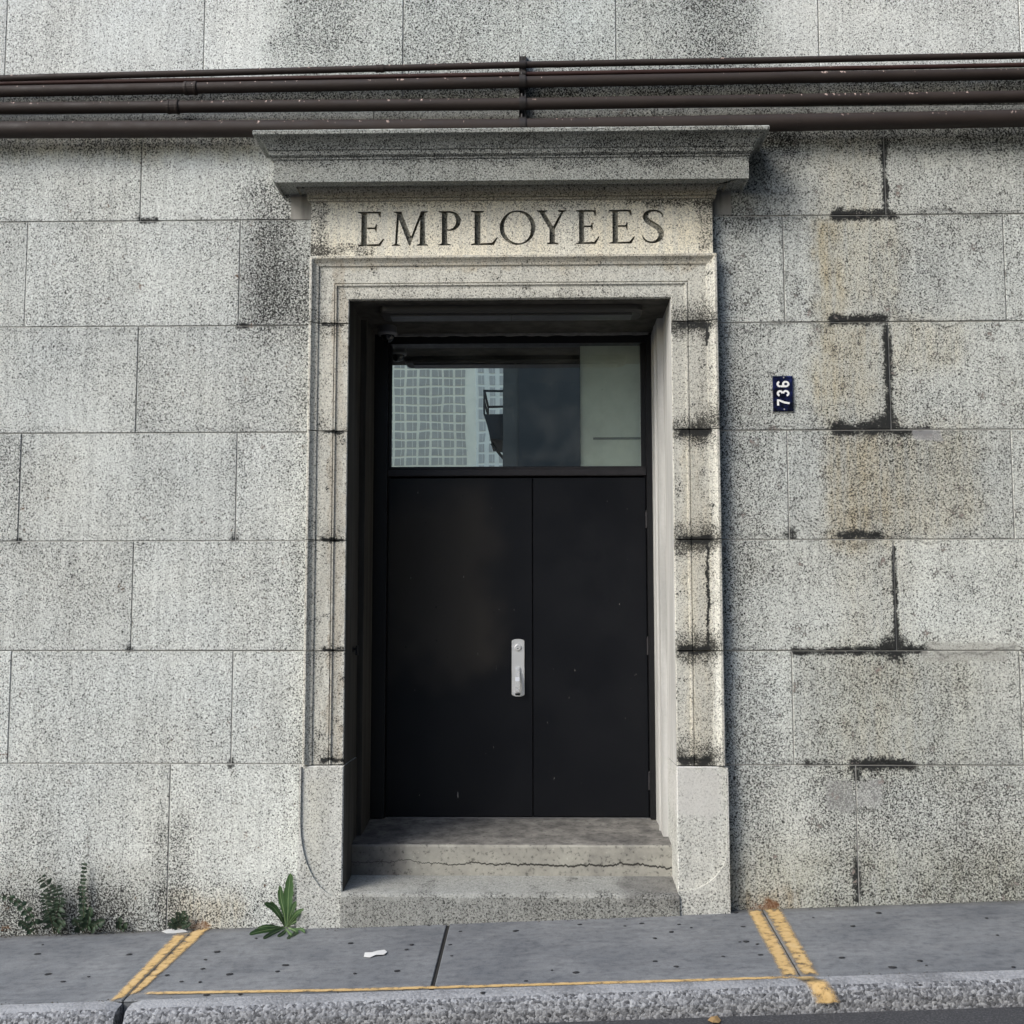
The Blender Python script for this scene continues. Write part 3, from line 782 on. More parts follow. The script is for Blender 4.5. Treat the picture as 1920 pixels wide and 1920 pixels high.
ZT = (Z(620, 478.5, -.077) + Z(1300, 475, -.077)) / 2
st = (ZT - ZOT) / PW
b = MB(); secs = [[], [], [], []]
for u, y in prof:
    lx, rx, tz = XL + u * WID_L / PW, XR - u * WID_R / PW, ZT - u * st
    for s_, p in zip(secs, ((lx, y, zj[0] + .003), (lx, y, tz), (rx, y, tz), (rx, y, zj[0] + .003))): s_.append(p)
b.sweep(secs, closed=True)
b.build('lintel_stone', M['surround'], sur)

# base stones with a curved stop
def base_stone(side):
    zt, zb = zj[4] - 0.003, -0.3
    if side == 0: x0, x1 = X(559, 1560, -.066), X(643, 1560, -.06)
    else: x0, x1 = X(1270, 1560, -.06), X(1367, 1560, -.066)
    o_in = XOL if side == 0 else XOR
    b = MB()
    # the lower plate carries the raised corner outside a quarter arc
    xa, xb = (x0, x1) if side == 0 else (x1, x0)        # outer, inner
    sg = 1 if side == 0 else -1
    if side == 0: b.cbox(x0, x1, -0.060, 0.40, zb, zt, 0.006)
    else: b.cbox(x0, x1, -0.060, 0.40, zb, zt, 0.006)
    o1 = b.build('base_stone', M['base'], sur)
    zc0, zc1 = (Z(563, 1540, -.07), Z(640, 1683, -.07)) if side == 0 else (Z(1367, 1590, -.07), Z(1283, 1672, -.07))
    n = 14
    arc = []
    for i in range(n + 1):
        a = math.pi / 2 * i / n
        arc.append((xa + sg * (0.012 + (abs(xb - xa) - 0.012) * (1 - math.cos(a))), zc0 - (zc0 - zc1) * math.sin(a)))
    poly = [(xa, zt - 0.004)] + [(xa + sg * 0.012, zt - 0.004)] + arc + [(xb, zb + .002), (xa, zb + .002)]
    pr = 0.012
    f0 = [(x, -0.0605 - pr, z) for x, z in poly]; bk = [(x, -0.055, z) for x, z in poly]
    k = len(poly)
    b2 = MB(); b2.v = [Vector(p) for p in f0 + bk]
    b2.f = [(i, (i + 1) % k, k + (i + 1) % k, k + i) for i in range(k)]
    tr = tessellate_polygon([[Vector((x, z, 0)) for x, z in poly]])
    b2.f += [tuple(t_) for t_ in tr]
    b2.build('base_curve', M['base'], o1)
base_stone(0); base_stone(1)

# inner reveal (smooth plastered stone, the left painted dark for its shade) and soffit
XIL, XIR = XOL + 0.037, XOR - 0.037
YR1, YR2 = 0.40, 0.80
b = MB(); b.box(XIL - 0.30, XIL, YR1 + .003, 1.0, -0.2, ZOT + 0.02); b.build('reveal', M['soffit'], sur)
b = MB(); b.box(XIR, XIR + 0.30, YR1 + .003, 1.0, -0.2, ZOT + 0.02); b.build('reveal', M['reveal'], sur)
b = MB(); b.box(XOL - 0.01, XOL + 0.0035, -0.022, YR1 - 0.004, zj[4] + .002, ZOT - 0.004); xe = max(X(643, 1560, -.06), XOL) + .0036; b.box(xe - 0.02, xe, -0.050, YR1 - 0.004, 0.0, zj[4] - .004); b.build('reveal_lining', M['soffit'], sur)  # left lining: dark sheet that carries the reveal's shade in its colour
b = MB(); b.box(XIR - 0.008, XIR + 0.002, YR1 + 0.13, YR1 + 0.16, 0.3, ZOT - 0.02); b.box(XIR - 0.004, XIR + 0.002, YR1 + 0.30, YR1 + 0.40, 0.3, ZOT - .02); b.build('reveal_bead', M['reveal'], sur)
b = MB(); b.box(XOR - 0.0035, XOR + 0.01, -0.022, YR1 - 0.004, zj[4] + .002, ZOT - 0.004); b.build('reveal_lining', M['reveal'], sur)
b = MB(); b.box(XIL - .06, XIR + .06, 0.0, 1.0, ZOT - 0.006, ZOT + 0.15); b.build('soffit', M['soffit'], sur)

# ---- frieze with incised letters
LET = {
 'E': [[(0,0),(.62,0),(.73,.21),(.69,.215),(.57,.065),(.25,.055),(.25,.49),(.46,.49),(.49,.41),(.52,.41),(.52,.63),(.49,.63),(.46,.545),(.25,.545),(.25,.945),(.54,.945),(.6,.83),(.64,.83),(.62,1),(0,1),(0,.97),(.095,.94),(.095,.06),(0,.03)]],
 'L': [[(0,0),(.6,0),(.71,.22),(.67,.225),(.55,.065),(.25,.055),(.25,.94),(.35,.97),(.35,1),(0,1),(0,.97),(.095,.94),(.095,.06),(0,.03)]],
 'M': [[(0,0),(.23,0),(.23,.03),(.145,.06),(.19,.76),(.475,.0),(.50,.0),(.775,.76),(.765,.06),(.68,.03),(.68,0),(1,0),(1,.03),(.925,.06),(.895,.94),(.98,.97),(.98,1),(.80,1),(.53,.27),(.25,1),(.04,1),(.04,.97),(.13,.94),(.085,.06),(0,.03)]],
 'Y': [[(.27,0),(.57,0),(.57,.03),(.48,.06),(.48,.45),(.71,.94),(.79,.97),(.79,1),(.56,1),(.56,.97),(.65,.94),(.435,.53),(.20,.94),(.28,.97),(.28,1),(0,1),(0,.97),(.065,.94),(.335,.45),(.335,.06),(.27,.03)]],
}
def ell(cx, cy, rx, ry, a0, a1, n, tilt=0.0):
    r = []
    for i in range(n + 1):
        a = R(a0 + (a1 - a0) * i / n); x, y = rx * math.cos(a), ry * math.sin(a)
        r.append((cx + x * math.cos(tilt) - y * math.sin(tilt), cy + x * math.sin(tilt) + y * math.cos(tilt)))
    return r
LET['O'] = [ell(.485, .5, .485, .505, 0, 360, 40)[:-1], ell(.485, .5, .365, .46, 0, 360, 40, R(8))[:-1]]
LET['P'] = [[(0,0),(.35,0),(.35,.03),(.25,.06),(.25,.425)] + ell(.31, .71, .32, .29, -100, 90, 18) + [(0,1),(0,.97),(.095,.94),(.095,.06),(0,.03)],
            [(.25,.475)] + ell(.31, .71, .185, .238, -90, 90, 14) + [(.25,.948)]]
def s_outline():
    pts = [(.545, .775, .02), (.53, .865, .045), (.44, .945, .05), (.30, .965, .065), (.16, .91, .10), (.11, .78, .135), (.18, .655, .15), (.31, .555, .155), (.44, .44, .155), (.505, .29, .14), (.46, .13, .11), (.33, .04, .07), (.18, .045, .05), (.075, .13, .045), (.035, .235, .02)]
    def cr(p0, p1, p2, p3, t): return tuple(0.5 * (2 * b + (c - a) * t + (2 * a - 5 * b + 4 * c - d) * t * t + (3 * b - a - 3 * c + d) * t ** 3) for a, b, c, d in zip(p0, p1, p2, p3))
    P = [pts[0]] + pts + [pts[-1]]; sm = []
    for i in range(1, len(P) - 2):
        for k in range(4): sm.append(cr(P[i - 1], P[i], P[i + 1], P[i + 2], k / 4))
    sm.append(pts[-1]); L_, R_ = [], []
    for i, p in enumerate(sm):
        a, c = sm[max(0, i - 1)], sm[min(len(sm) - 1, i + 1)]
        dx, dy = c[0] - a[0], c[1] - a[1]; q = math.hypot(dx, dy) or 1
        nx, ny = -dy / q, dx / q; w = p[2] / 2
        L_.append((p[0] + nx * w, p[1] + ny * w)); R_.append((p[0] - nx * w, p[1] - ny * w))
    return [L_ + R_[::-1]]
LET['S'] = s_outline()
YFZ = -0.050
fx0, fx1 = X(583, 430, YFZ), X(1336, 430, YFZ)
fz0, fz1 = ZT + 0.001, (Z(600, 379, YFZ) + Z(1320, 372, YFZ)) / 2
holes, isl, letters = [], [], []
for ch, xa, xb in (('E', 671, 721), ('M', 735, 803), ('P', 822, 864), ('L', 883, 934), ('O', 937, 1004), ('Y', 1007, 1062), ('E', 1080, 1124), ('E', 1142, 1191), ('S', 1204, 1245)):
    loops = LET[ch]; wmax = max(p[0] for p in loops[0]); wmin = min(p[0] for p in loops[0])
    pm = (xa + xb) / 2; t_ = (pm - 671) / 574
    zb_, zt_ = Z(pm, 462 - 6 * t_, YFZ), Z(pm, 397 - 4.5 * t_, YFZ)
    X0, X1 = X(xa, 430, YFZ), X(xb, 430, YFZ)
    tr = [[(X0 + (x - wmin) / (wmax - wmin) * (X1 - X0), zb_ + z * (zt_ - zb_)) for x, z in lp] for lp in loops]
    holes.append(tr[0]); isl += tr[1:]; letters.append((ch, tr))
fb = MB()
def tess(loops, y, mbd):
    pl = [[Vector((x, z, 0)) for x, z in lp] for lp in loops]
    flat = [p for lp in loops for p in lp]
    mbd.add([(x, y, z) for x, z in flat], [tuple(t_) for t_ in tessellate_polygon(pl)])
tess([[(fx0, fz0), (fx1, fz0), (fx1, fz1), (fx0, fz1)]] + holes, YFZ, fb)
for lp in isl: tess([lp], YFZ, fb)
fb.add([(fx0, YFZ, fz0), (fx1, YFZ, fz0), (fx1, YFZ, fz1), (fx0, YFZ, fz1), (fx0, .02, fz0), (fx1, .02, fz0), (fx1, .02, fz1), (fx0, .02, fz1)],
       [(0, 1, 5, 4), (1, 2, 6, 5), (2, 3, 7, 6), (3, 0, 4, 7), (4, 5, 6, 7)])
fo = mesh('frieze', fb.v, fb.f, M['frieze'], sur)
for p_ in fo.data.polygons:
    if abs(p_.normal.y) > 0.9 and fo.data.vertices[p_.vertices[0]].co.y < -0.03 and p_.normal.y > 0: p_.flip()
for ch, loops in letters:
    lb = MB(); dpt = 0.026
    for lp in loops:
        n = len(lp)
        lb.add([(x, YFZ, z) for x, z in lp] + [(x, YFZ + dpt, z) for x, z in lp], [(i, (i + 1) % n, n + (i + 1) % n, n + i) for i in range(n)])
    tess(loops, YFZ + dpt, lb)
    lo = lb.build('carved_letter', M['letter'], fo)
    lo['label'] = 'letter %s cut into the frieze' % ch

# ---- bed mould and cornice: mouldings that return to the wall at both ends
def mould(name, pz, mat, ys=0.04, core=0.05):
    b = MB(); secs = [[], [], [], []]
    for p, z in pz:
        for s_, q in zip(secs, ((fx0 - p, ys, z), (fx0 - p, -core - p, z), (fx1 + p, -core - p, z), (fx1 + p, ys, z))): s_.append(q)
    b.sweep(secs, closed=True)
    return b.build(name, mat, sur)
zl = lambda py, p: 1.58 + (Z(960, py, -0.05 - p) - 1.58)
b0 = fz1
zs = zl(334, .177)
mould('bed_mould', [(-0.2, b0 - .001), (.016, b0 - .001), (.018, b0 + .009), (.011, b0 + .0105), (.011, b0 + .0145), (.022, b0 + .016), (.023, b0 + .024), (.020, b0 + .027), (.024, b0 + .045), (.036, b0 + .066), (.052, b0 + .080), (.070, zs - .012), (.070, zs + .01), (-0.2, zs + .01)], M['bed'])
zk = [zs, zl(297, .177), zl(279, .20), zl(247, .275), zl(239, .275)]
mould('cornice', [(-0.2, zs), (.162, zs), (.164, zs - .012), (.177, zs - .012), (.178, zk[1]), (.184, zk[1] + .002), (.185, zk[1] + .012), (.192, zk[1] + .015), (.200, zk[1] + .022), (.2005, zk[2]), (.207, zk[2] + .003),
                  (.212, zk[2] + .018), (.222, zk[2] + .036), (.240, zk[2] + .054), (.256, zk[2] + .064), (.266, zk[3] - .004), (.276, zk[3]), (.2765, zk[4] - .006), (.272, zk[4]), (.05, zk[4] + .02), (-0.2, zk[4] + .03)], M['cornice'])
b = MB(); b.box(X(546, 380), fx0 + .01, -0.004, .03, Z(560, 412), zs + .004); b.build('shoulder_stone', M['shoulder'], sur)
b = MB(); b.box(fx1 - .01, X(1371, 380), -0.0045, .03, Z(1350, 403), zs + .004); b.build('shoulder_stone', M['shoulder'], sur)

# ------------------------------------------------------------------ entrance steps
stp = thing('entrance_steps', 'two worn steps below the black doors, upper cracked concrete, lower rough granite', 'steps', (0, 0, 0))
def step(name, x0, x1, yf, yb, zf, zbk, zbot, mat, r=0.018, seed=1):
    n = 40; secs = []
    for i in range(n + 1):
        x = x0 + (x1 - x0) * i / n
        w = lambda k, a: a * mnoise.noise(Vector((x * 5, seed * 3.7, k * 2.1)))
        secs.append([(x, yb, zbot), (x, yf + w(1, .003), zbot), (x, yf + w(2, .004), zf - r + w(3, .004)), (x, yf + r * .35 + w(4, .004), zf - r * .3 + w(5, .003)), (x, yf + r + w(6, .004), zf + w(7, .002)), (x, yb, zbk)])
    b = MB(); b.sweep(secs, closed=True); return b.build(name, mat, stp)
zlow_f, zlow_b = Z(960, 1677, -0.10), Z(960, 1641, 0.23)
zup_f, zup_b = Z(960, 1583, 0.23), Z(960, 1533.5, 0.80)
step('step', XOL + 0.001, XOR - 0.002, -0.085, 0.26, zlow_f, zlow_b, -0.3, M['step_granite'], .02, 1)
step('step', XOL + 0.003, XOR - 0.004, 0.23, 0.415, zup_f, zup_f + (zup_b - zup_f) * .3, -0.3, M['concrete_step'], .016, 2)
b = MB(); zq = zup_f + (zup_b - zup_f) * .3
b.sweep([[(XIL + .0005, .412, -.3), (XIL + .0005, .412, zq - .0005), (XIL + .0005, .90, zup_b + .008), (XIL + .0005, .90, -.3)], [(XIR - .0005, .412, -.3), (XIR - .0005, .412, zq - .0005), (XIR - .0005, .90, zup_b + .008), (XIR - .0005, .90, -.3)]], closed=True)
b.build('landing', M['concrete_step'], stp)

# ------------------------------------------------------------------ double door with transom window
door = thing('double_door', 'black steel double door with glazed transom set deep in the stone surround', 'door', (0, 0, 0))
YD = 0.80
zd0 = zup_b + 0.003
zdt = Z(960, 895, YD)
ztb0, ztb1 = Z(960, 894, YD), Z(960, 876, YD)
zg1 = Z(960, 648, YD + .03); zft = Z(960, 628, YD)
xd0, xd1 = X(726, 1200, YD), X(1214, 1200, YD)
xm = X(999, 1200, YD)
gx0, gx1 = X(732, 760, YD + .02), X(1204, 760, YD + .02)
b = MB(); b.box(XIL + .001, xd0 - .004, YD - .035, YD + .09, zd0 - .002, zft); b.box(xd0 - .0045, xd0 + .012, YD + .012, YD + .09, zd0, zft); b.build('frame', M['frame'], door)
b = MB(); b.box(xd1 + .004, XIR - .001, YD - .035, YD + .09, zd0 - .002, zft); b.box(xd1 - .012, xd1 + .0045, YD + .012, YD + .09, zd0, zft); b.build('frame', M['frame'], door)
b = MB(); b.box(xd0 - .004, xd1 + .004, YD - .030, YD + .09, zg1, zft - .001); b.build('frame_head', M['frame'], door)
b = MB(); b.cbox(xd0 - .004, xd1 + .004, YD - .018, YD + .09, ztb0 + .004, ztb1 - .012, .004); b.cbox(xd0 - .004, xd1 + .004, YD - .004, YD + .085, ztb1 - .0115, ztb1, .002); b.build('transom_bar', M['frame_bar'], door)
def leaf(x0, x1):
    b = MB(); b.cbox(x0, x1, YD, YD + .045, zd0 + .004, zdt - .003, .003); return b.build('door_leaf', M['door'], door)
lf = leaf(xd0 + .001, xm - .002); rf_ = leaf(xm + .002, xd1 - .001)
b = MB(); b.box(xm - .030, xm + .0015, YD + .0455, YD + .06, zd0 + .004, zdt - .003); b.build('meeting_stile', M['frame'], door)
b = MB(); b.box(xd0, xd1, YD - .002, YD + .10, zd0 - .012, zd0); b.build('threshold', plain('worn_threshold', (.18, .18, .18), .5, .4, .4), door)
# hinges
for px, pz in ((1209, 975), (1216, 1212), (1219, 1465)):
    zz = Z(px, pz, YD)
    b = MB(); b.tube((xd1 + .002, YD - .012, zz - .05), (xd1 + .002, YD - .012, zz + .05), .008, 10); b.lathe([(.003, 0), (.006, .004), (.003, .01)], (xd1 + .002, YD - .012, zz + .05), (0, 0, 1), 8)
    b.build('hinge', M['frame_bar'], rf_)
# handle plate on the left leaf
hx0, hx1 = X(959.5, 1250, YD), X(983.5, 1250, YD); hz0, hz1 = Z(971, 1306, YD), Z(971, 1198, YD)
hw = (hx1 - hx0) / 2; hc = (hx0 + hx1) / 2
pl = []
for i in range(11):
    a = math.pi * i / 10; pl.append((hc + hw * math.cos(a) * 1.0, hz1 - .014 + .014 * math.sin(a)))
for i in range(11):
    a = math.pi + math.pi * i / 10; pl.append((hc + hw * math.cos(a), hz0 + .014 + .014 * math.sin(a)))
k = len(pl); b = MB()
ins = [(hc + (x - hc) * .93, (hz0 + hz1) / 2 + (z - (hz0 + hz1) / 2) * .99) for x, z in pl]
b.v = [Vector((x, YD + .001, z)) for x, z in pl] + [Vector((x, YD - .008, z)) for x, z in pl] + [Vector((x, YD - .011, z)) for x, z in ins]
b.f = [tuple(range(k)), tuple(range(2 * k, 3 * k))] + [(q + i, q + (i + 1) % k, q + k + (i + 1) % k, q + k + i) for q in (0, k) for i in range(k)]
b.build('handle_plate', M['steel'], lf)
cx_, cz_ = X(971, 1214, YD), Z(971, 1214, YD)
b = MB(); b.lathe([(.021, 0), (.021, .006), (.0185, .010), (.016, .011)], (cx_, YD - .0105, cz_), (0, -1, 0), 22); b.build('lock_cylinder', M['steel_lit'], lf)
b = MB(); b.tube((cx_, YD - .0205, cz_ - .006), (cx_, YD - .0222, cz_ - .006), .004, 8); b.build('keyhole', M['keyhole'], lf)
gx, gt, gb_ = X(970.5, 1270, YD), Z(970, 1250, YD), Z(970, 1301, YD)
secs = []
for zz, yo, w_ in ((gt, -.009, .0125), (gt - .012, -.018, .0125), (gt - .035, -.020, .0125), (gt - .037, -.024, .0128), (gt - .06, -.045, .013), (gt - .085, -.052, .013), (gb_ + .03, -.052, .0125), (gb_ + .014, -.050, .012), (gb_ + .008, -.046, .012)):
    secs.append([(gx - w_, YD + yo, zz), (gx + w_, YD + yo, zz), (gx + w_, YD + yo - .009, zz), (gx - w_, YD + yo - .009, zz)])
b = MB(); b.sweep(secs, closed=True); b.tube((gx, YD - .050, gb_ + .018), (gx, YD - .009, gb_ + .010), .009, 10)
b.build('pull_handle', M['steel_lit'], lf)
b = MB(); b.box(gx - .014, gx + .015, YD - .014, YD - .0105, gb_ - .008, gb_ + .004); b.build('handle_slot', M['black'], lf)
# transom glass and the pale panel behind it
xq = X(1087, 760, YD + .03)
for a_, c_, mt in ((gx0, xq, 'glass'), (xq, gx1, 'glass_clear')):
    o = mesh('transom_pane', [(a_, YD + .03, ztb1 - .003), (c_, YD + .03, ztb1 - .003), (c_, YD + .03, zg1 + .003), (a_, YD + .03, zg1 + .003)], [(0, 1, 2, 3)], M[mt], door)
    if mt == 'glass_clear': o['label'] = 'right part of the transom glass with a pale panel behind it'
b = MB(); g_ = .011
b.box(gx0 - .02, gx0 + g_ - .004, YD + .004, YD + .027, ztb1, zg1); b.box(gx1 - g_, gx1 + .02, YD + .004, YD + .027, ztb1, zg1)
b.box(gx0 + g_ - .0039, gx1 - g_ - .0001, YD + .0041, YD + .0269, ztb1 + .0001, ztb1 + .005); b.build('glazing_bead', M['frame'], door)
b = MB(); b.box(X(1087, 760, YD + .05) + .004, gx1 + .05, YD + .052, YD + .06, ztb1 - .05, zg1 + .08); b.build('pale_panel', M['pale_panel'], door)
b = MB(); px_ = X(1112, 822, YD + .05); b.box(px_, gx1 + .04, YD + .046, YD + .0518, Z(1150, 824, YD + .05), Z(1150, 820, YD + .05)); b.build('panel_ledge', plain('ledge_grey', (.25, .26, .25), .6), door)
# dim room behind the glass
b = MB(); x0, x1, y0, y1, z0, z1 = XIL - .3, XIR + .3, .905, 3.2, -.2, 3.6
b.add([(x0, y0, z0), (x1, y0, z0), (x1, y1, z0), (x0, y1, z0), (x0, y0, z1), (x1, y0, z1), (x1, y1, z1), (x0, y1, z1)], [(0, 1, 2, 3), (4, 5, 6, 7), (1, 2, 6, 5), (2, 3, 7, 6), (3, 0, 4, 7)])
o = b.build('interior_room', M['dark_room']); o['kind'] = 'structure'
# ragged plaster edge where the frame head meets the soffit
secs = []
for i in range(61):
    x = XIL + .06 + (XIR - XIL - .08) * i / 60
    a = .010 + .009 * mnoise.noise(Vector((x * 14, 1, 0))) + .004 * random.random()
    secs.append([(x, YD - .033, ZOT - .005), (x, YD - .050 - a * .3, ZOT - .005), (x, YD - .05 - a * .3, ZOT - .008 - a), (x, YD - .033, ZOT - .008 - a)])
b = MB(); b.sweep(secs, closed=True); b.build('plaster_edge', M['rough_plaster'], sur)

# ------------------------------------------------------------------ fixtures in the recess
zso = ZOT - .006
lt = thing('soffit_light', 'long dark unlit light fitting under the stone lintel above the door', 'light fitting', (-.16, .17, zso))
lx0, lx1, ly0, ly1 = X(710, 572, .07), X(1206, 572, .07), .075, .285
b = MB(); n = 8
def rrect(z, ins):
    r = .045; pts = []
    for cx, cy, a0 in ((lx1 - r - ins, ly1 - r - ins, 0), (lx0 + r + ins, ly1 - r - ins, 90), (lx0 + r + ins, ly0 + r + ins, 180), (lx1 - r - ins, ly0 + r + ins, 270)):
        for i in range(n): a = R(a0 + 90 * i / (n - 1)); pts.append((cx + r * math.cos(a), cy + r * math.sin(a), z))
    return pts
b.sweep([rrect(zso + .002, 0), rrect(zso - .03, .0), rrect(zso - .042, .012)], closed=True)
b.build('housing', M['fixture'], lt)
xm_ = (lx0 + lx1) / 2
for a, c in ((lx0 + .06, xm_ - .003), (xm_ + .003, lx1 - .06)):
    b = MB(); b.box(a, c, ly0 + .045, ly1 - .045, zso - .052, zso - .0415); b.build('lens', M['lens'], lt)
sx_, sy_ = X(727, 612, .56), .56
sc_ = thing('security_camera', 'small grey dome security camera under the lintel at upper left corner of doorway', 'security camera', (sx_, sy_, zso))
b = MB(); b.lathe([(.052, 0), (.055, .004), (.055, .034), (.058, .036), (.060, .048), (.056, .056), (.044, .058)], (sx_, sy_, zso), (0, 0, -1), 28); b.build('housing', M['cam'], sc_, True)
b = MB(); b.lathe([(.043, 0)] + [(.043 * math.cos(R(a)), .043 * math.sin(R(a))) for a in range(10, 90, 10)] + [(.002, .043)], (sx_, sy_, zso - .056), (0, 0, -1), 24); b.build('dome', M['dome'], sc_, True)
hk = thing('wall_bolt', 'stubby black iron bolt sticking out of the left reveal beside the door', 'bolt', (XOL, .23, Z(667, 1217, .23)))
hz_ = Z(667, 1217, .23)
b = MB(); b.lathe([(.016, 0), (.016, .006), (.008, .008), (.008, .022)], (XOL, .23, hz_), (1, 0, 0), 12); b.build('shank', M['black'], hk)
b = MB(); b.cbox(XOL + .020, XOL + .034, .215, .245, hz_ - .035, hz_ + .02, .004); b.build('head', M['black'], hk)

# ------------------------------------------------------------------ house number plate (digits read upwards)
nx0, nx1, nz0, nz1 = X(1449, 738, -.01), X(1487, 738, -.01), Z(1468, 771, -.01), Z(1468, 705, -.01)
nc = Vector(((nx0 + nx1) / 2, -.008, (nz0 + nz1) / 2))
sg_ = thing('house_number_sign', 'dark blue enamel plate with white 736 turned on its side on the wall', 'sign', nc)
b = MB(); w_, h_ = (nx1 - nx0) / 2, (nz1 - nz0) / 2
secs = []
for yy, s_ in ((.004, 1.0), (-.003, 1.0), (-.006, .95), (-.010, .6), (-.0105, .3)):
    secs.append([nc + Vector((w_ * s_ if abs(s_) < 1 else w_, yy, -h_ * s_)), nc + Vector((w_ * s_, yy, h_ * s_)), nc + Vector((-w_ * s_, yy, h_ * s_)), nc + Vector((-w_ * s_, yy, -h_ * s_))])
secs = secs[:3]
b.sweep(secs, closed=True); b.build('plate', M['enamel'], sg_)
for dz in (1, -1):
    b = MB(); b.lathe([(.0045, 0), (.004, .002), (.001, .003)], nc + Vector((w_ * .1, -.006, dz * h_ * .90)), (0, -1, 0), 8); b.build('screw', M['zinc'], sg_)
def stroke(pts, w, n=6):
    """flat ribbon with round ends along a polyline, returned as quads and fans (in digit space)"""
    v, f = [], []
    for i in range(len(pts)):
        p = Vector(pts[i]); a = Vector(pts[max(0, i - 1)]); c = Vector(pts[min(len(pts) - 1, i + 1)])
        d = (c - a).normalized(); nrm = Vector((-d.y, d.x)) * w / 2
        v += [p + nrm, p - nrm]
    f = [(2 * i, 2 * i + 1, 2 * i + 3, 2 * i + 2) for i in range(len(pts) - 1)]
    return v, f
def arc2(cx, cy, rx, ry, a0, a1, n=12): return [(cx + rx * math.cos(R(a0 + (a1 - a0) * i / n)), cy + ry * math.sin(R(a0 + (a1 - a0) * i / n))) for i in range(n + 1)]
DIG = {'7': [[(0.0, .92), (.43, .92)], [(.47, 1.0), (.45, .8), (.27, .4), (.20, 0.0)]],
       '3': [arc2(.25, .745, .20, .18, 165, -90) , arc2(.25, .285, .205, .21, 90, -165)],
       '6': [arc2(.25, .28, .20, .21, 0, 360, 20), [(.05, .28), (.05, .7)] , arc2(.25, .72, .20, .21, 180, 20)]}
dh = (nx1 - nx0) * .62; pitch_ = (nz1 - nz0) * .265
for i, dgt in enumerate('736'):
    b = MB(); base_z = nc.z + (i - 1) * pitch_
    for s_, pts in enumerate(DIG[dgt]):
        v, f = stroke(pts, .17)
        ly = -.0088 - .0004 * s_
        # digit x runs up the wall, digit y runs to the left
        b.add([(nc.x - (p.y - .5) * dh, nc.y + ly + .001, base_z + (p.x - .25) * dh * .92) for p in v], f)
    d_ = b.build('digit', M['white'], sg_); d_['label'] = 'white digit ' + dgt

# ------------------------------------------------------------------ pipes and their bracket
PIPES = [('wall_pipe', (147, 121.5, 104), 13, .07, 'thin dark brown pipe running highest of the five above the doorway', 'pipe', [(713, .05)]),
         ('wall_pipe', (156.5, 139, 122), 9, .062, 'thinnest reddish brown pipe tucked just under the topmost pipe', 'pipe_thin', []),
         ('wall_pipe', (172, 154, 138.5), 22, .085, 'brown pipe with a coupling near the left end just below the two thin pipes', 'pipe', [(358, .07), (1530, .03)]),
         ('wall_pipe', (203, 195, 181), 23.5, .087, 'brown pipe second from the bottom with a coupling at left', 'pipe', [(325, .065)]),
         ('wall_pipe', (243.5, 239, 222), 33, .105, 'thickest dark brown pipe lying lowest, right on top of the cornice', 'pipe', [(1495, .02)])]
PC = []
for name, (a, c_, e), dia, dep, label, mt, cps in PIPES:
    r = dia / 340 / 2 * .98
    yp = -dep
    fn = lambda px: W(px, a + (c_ - a) * px / 980 if px < 980 else c_ + (e - c_) * (px - 980) / 940, yp)
    pts = [fn(px) for px in (-560, 0, 330, 660, 980, 1300, 1610, 1920, 2480)]
    p = thing(name, label, 'pipe', pts[4], 'brown pipes running across the wall above the door')
    n = 18; secs = []
    dense = []
    for q0, q1 in zip(pts, pts[1:]):
        for k in range(4): dense.append(q0 + (q1 - q0) * k / 4)
    dense.append(pts[-1])
    for q in dense:
        wv = .0015 * mnoise.noise(Vector((q.x * 1.3, dep * 50, 0)))
        secs.append([(q.x, q.y + r * math.cos(2 * math.pi * i / n), q.z + wv + r * math.sin(2 * math.pi * i / n)) for i in range(n)])
    b = MB(); b.sweep(secs, closed=True); b.build('pipe_run', M[mt], p, True)
    for px, ln in cps:
        q = fn(px); b = MB()
        d_ = (fn(px + 50) - fn(px - 50)).normalized()
        k = 1.22 if ln > .03 else 1.03
        b.lathe([(r * k * .97, -ln / 2), (r * k, -ln / 2 + .004), (r * k, -ln / 2 + .014), (r * (k - .06), -ln / 2 + .017), (r * (k - .06), ln / 2 - .017), (r * k, ln / 2 - .014), (r * k, ln / 2 - .004), (r * k * .97, ln / 2)] if ln > .03 else [(r * k, -ln / 2), (r * k, ln / 2)], q, d_, 18)
        b.build('coupling', M[mt], p)
    PC.append((fn(980), r))
bx = X(980, 170, -.03)
bk = thing('pipe_bracket', 'dark steel channel bracket clamping the five pipes to the wall above the door', 'bracket', (bx, 0, PC[2][0].z))
zt_, zb_ = Z(980, 100, -.04), PC[4][0].z - .03
b = MB(); b.box(bx - .020, bx - .016, -.050, -.002, zb_, zt_); b.box(bx + .016, bx + .020, -.050, -.002, zb_, zt_); b.box(bx - .0159, bx + .0159, -.006, -.0021, zb_, zt_); b.build('channel', M['bracket'], bk)
b = MB(); b.box(bx + .0125, bx + .0158, -.052, -.044, PC[4][0].z + PC[4][1], PC[2][0].z - PC[2][1]); b.build('channel_lip', M['zinc'], bk)
